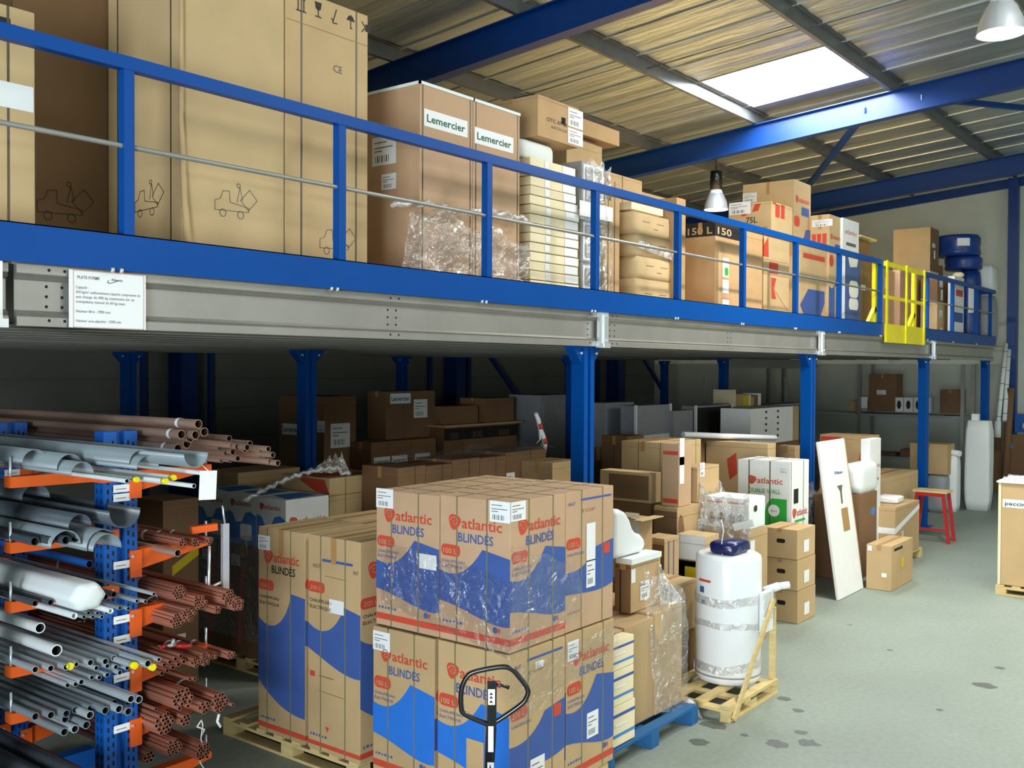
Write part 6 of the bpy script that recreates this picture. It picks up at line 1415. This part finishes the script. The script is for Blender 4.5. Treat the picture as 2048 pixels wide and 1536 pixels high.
lean('thin brown carton leaning just behind the white panel', pa.x+.16, pb.x-pa.x, .05, pa.y+.045, Lh-.02, 'kraft', (('F', lambda f: (f.rect(.82, .85, .95, .89, 'paper'), f.rect(.80, .67, .95, .73, 'paper'))),), 'leaning_carton')
e = ext(1676, 1628, 1700, 992, 0, y0=pa.y+.44)
carton_w('tall dark brown carton standing behind the leaning white board', e[0], e[0]+.22, e[2], max(e[3], e[2]+.3), .003, e[5], 'kraft_brown')
yk = max(e[3], e[2]+.35)
x8, y8 = P(1735, 878, d=14.4).x, 5.3
e = ext(1736, 1640, 1750, 873, 0, d=14.3)
carton_w('wide brown carton with red flashes on top, behind the leaning board', e[0], e[0]+.5, e[2], e[3], .95, e[5], 'kraft', prints=(('L', 'rect', .02, .84, .45, .97, 'print_red'), ('L', 'poly', [(.75, .3), (.9, .3), (.95, .6), (.85, .7)], 'print_red')), tape=False); carton_w('brown carton on the floor under the wide red-flashed one', e[0], e[0]+.5, e[2], e[3], .003, .946, 'kraft')
e = ext(1740, 1734, 1762, 879, 0, d=13.2)
carton_w('tall narrow white carton with red lettering right of the leaning board', e[0], e[1], e[2], e[2]+.12, .003, e[5], 'white_card', prints=(('F', lambda f: (f.text('atlantic', .1, .78, .08, 'print_red', width=.85), f.rect(.3, .68, .8, .7, 'ink_grey'))),), tape=False)
e = ext(1721, 1714, 1754, 990, 0, d=12.75)
carton_w('brown carton with a round pale blue sticker behind the leaning board', e[0], e[1], e[2], e[2]+.22, .003, e[5], 'kraft_brown', prints=(('F', lambda f: f.poly([(.75+.14*math.cos(t*.5236), .76+.05*math.sin(t*.5236)) for t in range(12)], 'print_sky')),), tape=False)
sack('white film-wrapped parcel resting on the blue-stickered carton', ((e[0]+e[1])/2+.02, e[2]+.11, e[5]+.003), e[1]-e[0]+.06, .24, P(1735, 930, d=12.75).z-e[5], 'foam_white', 12)
e = ext(1782, 1733, 1826, 1093, 0, yb=1184)
carton_w('brown carton with a yellow square sticker in front on the floor', e[0], e[1], e[2], e[3], .003, e[5], 'kraft', stickers=(('F', .42, .42, .12, .13, 'yellow'), ('L', .05, .86, .05, .06, 'plain'), ('L', .62, .30, .06, .05, 'plain')), prints=(('F', 'rect', .12, .86, .5, .92, 'ink_black'),), seam=False)
y9 = e[3]
e = ext(1792, 1764, 1840, 1016, .135, y0=y9+.08)
pallet('small pale pallet under the white-taped carton, end showing right', e[0]-.02, e[1]+.14, e[2]+.0, e[2]+.62)
o = carton_w('brown carton with broad white tape bands on the small pallet', e[0], e[1], e[2]+.01, e[2]+.5, .14, e[5], 'kraft', tape=False, prints=(('F', 'poly', [(0, .48), (1, .82), (1, .92), (0, .60)], 'paper'), ('L', 'rect', 0, .48, 1, .60, 'paper')), stickers=(('F', .25, .35, .08, .1),))
sack('crumpled white parcel lying on the white-taped carton', ((e[0]+e[1])/2, e[2]+.25, e[5]+.003), .34, .3, .09, 'paper', 14)
y10 = e[2]+.55
e = ext(1770, 1757, 1836, 957, 0, y0=y10+.12)
carton_w('broad tan carton behind the white-taped one', e[0], e[1], e[2], e[2]+.55, .003, e[5], 'kraft_yellow')
# red trestle, long side facing the camera
f0 = P(1897, 1088, z=0); hgt = P(1893, 984, x=f0.x).z; yl_ = P(1828, 1000, x=f0.x).y
o = empty('trestle_stand', (f0.x, f0.y, 0), 'red steel trestle with a pale top beside the far blue post', 'trestle')
wt = yl_-f0.y
b = MB(); b.box((-.02, .03, hgt-.03), (.34, wt+.02, hgt), 'wood'); b.build('table_top', o)
for x_ in (0, .32):
    for ya, yb_ in ((0, .09), (wt+.04, wt-.05)):
        b = MB(); b.bar((x_, ya, 0), (x_, yb_, hgt-.035), .045, .045, 'red_paint'); b.build('leg', o)
b = MB(); b.bar((0, .09, hgt-.06), (0, wt-.05, hgt-.06), .03, .05, 'red_paint'); b.build('top_bar', o)
b = MB(); b.bar((0, .04, .20), (0, wt-.0, .20), .03, .03, 'red_paint'); b.build('lower_bar', o)
# pale things behind it
x0 = P(1895, 900, d=18.6).x
ya, yb_ = P(1895, 888, x=x0).y, P(1820, 888, x=x0).y
zq = P(1860, 948, x=x0).z
carton_w('tan carton on the pale wrapped goods beside the far blue post', x0, x0+.5, ya, yb_, zq+.003, P(1860, 888, x=x0).z, 'kraft')
ym = P(1850, 900, x=x0).y
sack('white film-wrapped block under the tan carton by the far post, left', (x0+.25, (ym+yb_)/2+.08, .003), .45, yb_-ym+.2, zq-.01, 'foam_white', 15)
sack('grey film-wrapped block under the tan carton by the far post, right', (x0+.25, (ya+ym)/2, .003), .45, ym-ya-.03, zq-.01, 'appliance_grey', 16)
c = P(1905, 1030, d=18.8); sack('tall slim white wrapped piece right of the far blue post', (c.x+.15, c.y+.03, .003), .3, .20, P(1900, 912, d=18.8).z, 'foam_white', 17)
zr_ = P(1900, 912, d=18.8).z
b = MB(); b.tube([(c.x+.1, c.y+.16, zr_+.07), (c.x+.02, c.y-.12, zr_+.05)], .055, 'foam_white', 14); tag(b.build('roll_tube'), 'short white foam roll lying on the slim wrapped piece', 'roll')
v = P(1928, 1020, z=0); ya = P(1978, 1000, x=v.x).y; yb_ = P(1926, 1000, x=v.x).y; zt = P(1950, 842, x=v.x).z
sack('tall white wrapped block standing on the floor near the end wall', (v.x+.2, (ya+yb_)/2, .003), .4, yb_-ya, zt, 'foam_white', 18)
b = MB(); b.box((v.x+.1, (ya+yb_)/2, zt+.006), (v.x+.24, (ya+yb_)/2+.12, zt+.13), 'foam_white'); tag(b.build('foam_block'), 'small white foam block on top of the tall wrapped block', 'foam block')
# storage rack at the end
gx = P(1924, 900, d=21.4); 
o = empty('storage_rack', (gx.x, gx.y, 0), 'grey metal storage rack in the dark far end under the deck', 'shelf')
for x, y in ((0, 0), (.9, 0), (0, 2.2), (.9, 2.2), (0, 4.4), (.9, 4.4)):
    b = MB(); b.box((x-.035, y-.035, 0), (x+.035, y+.035, 2.8), 'galv'); b.build('upright', o)
zsh = P(1830, 826, d=21.8).z
for z in (.75, zsh-.05):
    b = MB(); b.box((-.02, -.02, z-.05), (.92, 4.42, z), 'appliance_grey'); b.build('shelf_board', o)
def on_rack(lb, lx, rx, yt, mt, base=zsh, D=.5, **k):
    x0 = gx.x+.05; ya = P(rx, yt, x=x0).y; yb_ = P(lx, yt, x=x0).y; zt = P((lx+rx)/2, yt, x=x0).z
    carton_w(lb, x0, x0+D, ya, yb_, base+.003, zt, mt, **k)
on_rack('tall dark carton on the far storage rack, with a small label', 1738, 1792, 748, 'kraft_brown', stickers=(('L', .3, .45, .2, .1),))
on_rack('brown carton on the far storage rack near its right end', 1880, 1920, 780, 'kraft_brown')
on_rack('low carton on the far storage rack, left of the tall dark one', 1700, 1735, 802, 'kraft', stickers=(('L', .5, .3, .2, .25, 'plain'),))
ww = [1790, 1808, 1827, 1846, 1862]
for i in range(4):
    on_rack('white box with a round dark hole on the far storage rack, %s of four' % ('leftmost', 'second', 'third', 'rightmost')[i], ww[i], ww[i+1]-1.5, 795, 'white_card', D=.3, prints=(('L', lambda f: f.poly([(.5+.25*math.cos(t*.5236), .5+.3*math.sin(t*.5236)) for t in range(12)], 'ink_black')),), group='white boxes with round holes', name='small_box', tape=False)
on_rack('dark carton on the lower shelf of the far storage rack', 1740, 1790, 905, 'kraft_brown', base=.75); on_rack('dark wide carton on the lower shelf, right part of the rack', 1800, 1850, 900, 'kraft_brown', base=.75)
# things along the end wall by the corner column
xe = XE-.35
def slab(lb, lx, rx, yt, mt, t_=.05, x=xe, **k):
    ya = P(rx, yt, x=x).y; yb_ = P(lx, yt, x=x).y
    return carton_w(lb, x, x+t_, ya, yb_, .003, P(lx, yt, x=x).z, mt, tape=False, seam=False, **k)
slab('tall brown board leaning by the end wall, left one', 1980, 2004, 852, 'kraft_brown', x=xe-.4)
slab('tall brown board by the end wall with a pale blue round sticker', 2010, 2075, 868, 'kraft_brown', x=xe-.55, prints=(('L', lambda f: f.poly([(.20+.06*math.cos(t*.5236), .80+.05*math.sin(t*.5236)) for t in range(12)], 'print_sky')),))
v0, v1 = P(2022, 776, d=21.6), P(2008, 1010, d=21.6)
b = MB(); b.tube([(v1.x, v1.y, .01), (v0.x, v0.y, v0.z)], .075, 'kraft_brown', 16); tag(b.build('cardboard_tube'), 'tall brown cardboard tube standing beside the corner column', 'tube')
for i, (a, b_, lb) in enumerate((((2012, 688), (1996, 850), 'long white pole, left of the pair hanging at the mezzanine corner'), ((2018, 700), (2009, 842), 'long white pole, right of the pair hanging at the mezzanine corner'))):
    v0, v1 = P(*a, d=22.0), P(*b_, d=21.4); b = MB(); b.tube([v1, v0], .045, 'foam_white', 12)
    for k in range(5):
        q = v1.lerp(v0, .1+.2*k); b.lathe([(.048, 0), (.048, .012)], 'ink_black', 12, q)
    tag(b.build('white_pole'), lb, 'pole')
v = P(1995, 858, d=21.4); b = MB(); b.tube([(v.x, v.y, v.z-.18), (v.x+.01, v.y, v.z+.17)], .07, 'foam_white', 12); tag(b.build('foam_roll'), 'short white foam roll hanging at the lower end of the poles', 'roll')
a = P(2030, 828, x=xe-.62); c_ = P(2075, 866, x=xe-.62)
b = MB(); b.box((0, 0, 0), (.25, a.y-c_.y, a.z-c_.z), 'rack_blue'); o = b.build('hose_reel_box', loc=(a.x, c_.y, c_.z)); tag(o, 'blue box with a white band on the end wall at the right edge', 'box')
b = MB(); b.tube([(-.05, (a.y-c_.y)*.62, .14), (-.05, (a.y-c_.y)*.2, .14)], .07, 'enamel_white', 12); b.build('white_roll', o)
# ---- right-hand boxed cabinet
x0 = P(1996, 1172, z=.1).x; y1_ = P(1996, 1100, x=x0).y; zt = P(2003, 965, x=x0).z
o = pallet('pale pallet under the big right-hand carton', x0-.03, x0+.75, y1_-.95, y1_+.02, h=.12)
o = carton_w('big tan carton on a pallet at the right edge with a lettered label', x0, x0+.72, y1_-.92, y1_, .125, zt, 'kraft', stickers=(('L', .05, .76, .40, .10, 'paccinger'),), straps=(('L', .03),), tape=False, seam=False)
b = MB(); b.box((-.38, -.48, zt-.125), (.38, .48, zt-.105), 'foam_white'); b.build('foam_lid', o)
b = MB(); b.box((-.366, .43, 0), (-.361, .462, zt-.13), 'cream_card'); b.build('edge_protector', o)
film_sheet('crumpled white film on the lid of the big right-hand carton', [(x0-.02, y1_-.9, zt+.03), (x0+.6, y1_-.9, zt+.04), (x0+.6, y1_, zt+.04), (x0-.02, y1_, zt+.025)], 16, 16, .012, 'film_dense', seed=91)
# ---- pallet truck in front of the pallet
hc = P(992, 1391, d=4.9)
o = empty('pallet_truck', (hc.x+.05, hc.y+.10, 0), 'black-handled pallet truck standing in front of the blue-waved cartons', 'pallet truck')
ox, oy = hc.x+.05, hc.y+.10
mid_z = hc.z
rv = Vector((_s, -_c, 0)); q0 = Vector((-.05, -.10, mid_z))
def HP(a, b_): return q0+rv*(a*1.12)+Vector((0, 0, b_*1.1))
loop = [(-.045, -.125), (-.135, -.085), (-.152, -.05), (-.150, .03), (-.125, .085), (-.085, .108), (.02, .128), (.065, .120), (.10, .085), (.138, .03), (.135, -.005), (.11, -.04), (.02, -.105)]
# smooth the loop
pts = []
loop = [(-.02, -.135)]+loop+[(-.015, -.125)]
for i in range(len(loop)-1):
    q_ = [loop[max(0, i-1)], loop[i], loop[i+1], loop[min(len(loop)-1, i+2)]]
    for t in (0, .25, .5, .75):
        ab = [.5*(2*q_[1][k]+(q_[2][k]-q_[0][k])*t+(2*q_[0][k]-5*q_[1][k]+4*q_[2][k]-q_[3][k])*t*t+(3*q_[1][k]-q_[0][k]-3*q_[2][k]+q_[3][k])*t**3) for k in (0, 1)]
        pts.append(HP(*ab))
pts.append(HP(*loop[-1]))
b = MB(); b.tube(pts, .0125, 'black_gloss', 12); b.build('handle_loop', o)
b = MB()
b.bar(HP(-.018, .06), HP(-.02, -.14), .044, .04, 'black_gloss', up=(1, 1, 0)); b.build('tiller_head', o)
b = MB(); b.bar(HP(-.02, -.14), Vector((.02, .02, .34)), .048, .03, 'black_gloss', up=(1, 1, 0)); b.build('tiller_shaft', o)
b = MB(); b.tube([HP(-.01, .05), HP(.02, .047), HP(.058, .035)], [.008, .007, .010], 'black_gloss', 8); b.build('release_lever', o)
n_ = -FW.copy(); n_.z = 0; n_.normalize()
def plate(name, a0, b0, a1, b1, mt):
    b = MB(); off = n_*.024; b.add([HP(a0, b0)+off, HP(a1, b0)+off, HP(a1, b1)+off, HP(a0, b1)+off], [(0, 1, 2, 3)], mt); return b.build(name, o)
plate('lever_decal', -.034, -.035, -.004, .035, 'paper'); 
b = MB(); f = Face(b, HP(-.034, -.035)+n_*.0245, rv, (0, 0, 1), n_, .03, .07, .001)
for q in (.25, .55, .8): f.poly([(.2, q-.1), (.8, q-.1), (.5, q+.1)], 'ink_black')
b.build('decal_arrows', o)
plate('white_label', -.033, -.245, -.010, -.13, 'paper')
b = MB(); f = Face(b, HP(-.036, -.40)+n_*.0245, rv, (0, 0, 1), n_, .032, .12, .001); f.rect(0, 0, 1, 1, 'galv_bright', .5); f.poly([(.3, .1), (.7, .1), (.8, .6), (.4, .95), (.2, .6)], 'ink_black'); b.build('warning_decal', o)
b = MB(); b.box((-.08, -.08, .07), (.10, .10, .36), 'red_paint'); b.tube([(.01, .01, .36), (.01, .01, .45)], .035, 'galv_bright', 14); b.build('hydraulic_pump', o)
for s_ in (-.06, .08): b = MB(); b.tube([(s_-.02, .01, .09), (s_+.02, .01, .09)], .085, 'black_gloss', 24); b.build('steering_wheel', o)
fx0 = .14
for s_ in (.0, .38):
    b = MB(); b.box((.12, .02+s_-.05, .045), (.75, .02+s_+.09, .095), 'red_paint'); b.build('fork', o)
    b = MB(); b.tube([(.70, .0+s_, .03), (.70, .06+s_, .03)], .03, 'black_gloss', 14); b.build('load_roller', o)
b = MB(); b.box((.09, -.03, .07), (.13, .50, .30), 'red_paint'); b.build('fork_bridge', o)
# ---- oil spots on the concrete: thin stains with shapes of their own
for i, (px, py, s_) in enumerate(((1398, 1484, .07), (1555, 1488, .09), (1617, 1486, .08), (1602, 1465, .05), (1596, 1421, .05), (1568, 1398, .06), (1970, 1371, .09), (2000, 1336, .05), (1425, 1450, .1), (1488, 1470, .03), (1780, 1300, .03), (1880, 1420, .03), (1700, 1250, .03))):
    v = P(px, py, z=0); rr = random.Random(i); n = 16; b = MB()
    b.add([(v.x+s_*rr.uniform(.6, 1.1)*math.cos(2*math.pi*j/n), v.y+s_*rr.uniform(.6, 1.1)*math.sin(2*math.pi*j/n)*1.2, .0008) for j in range(n)], [tuple(range(n))], 'oil_stain')
    o = b.build('floor_stain', recalc=False); o['kind'] = 'structure'
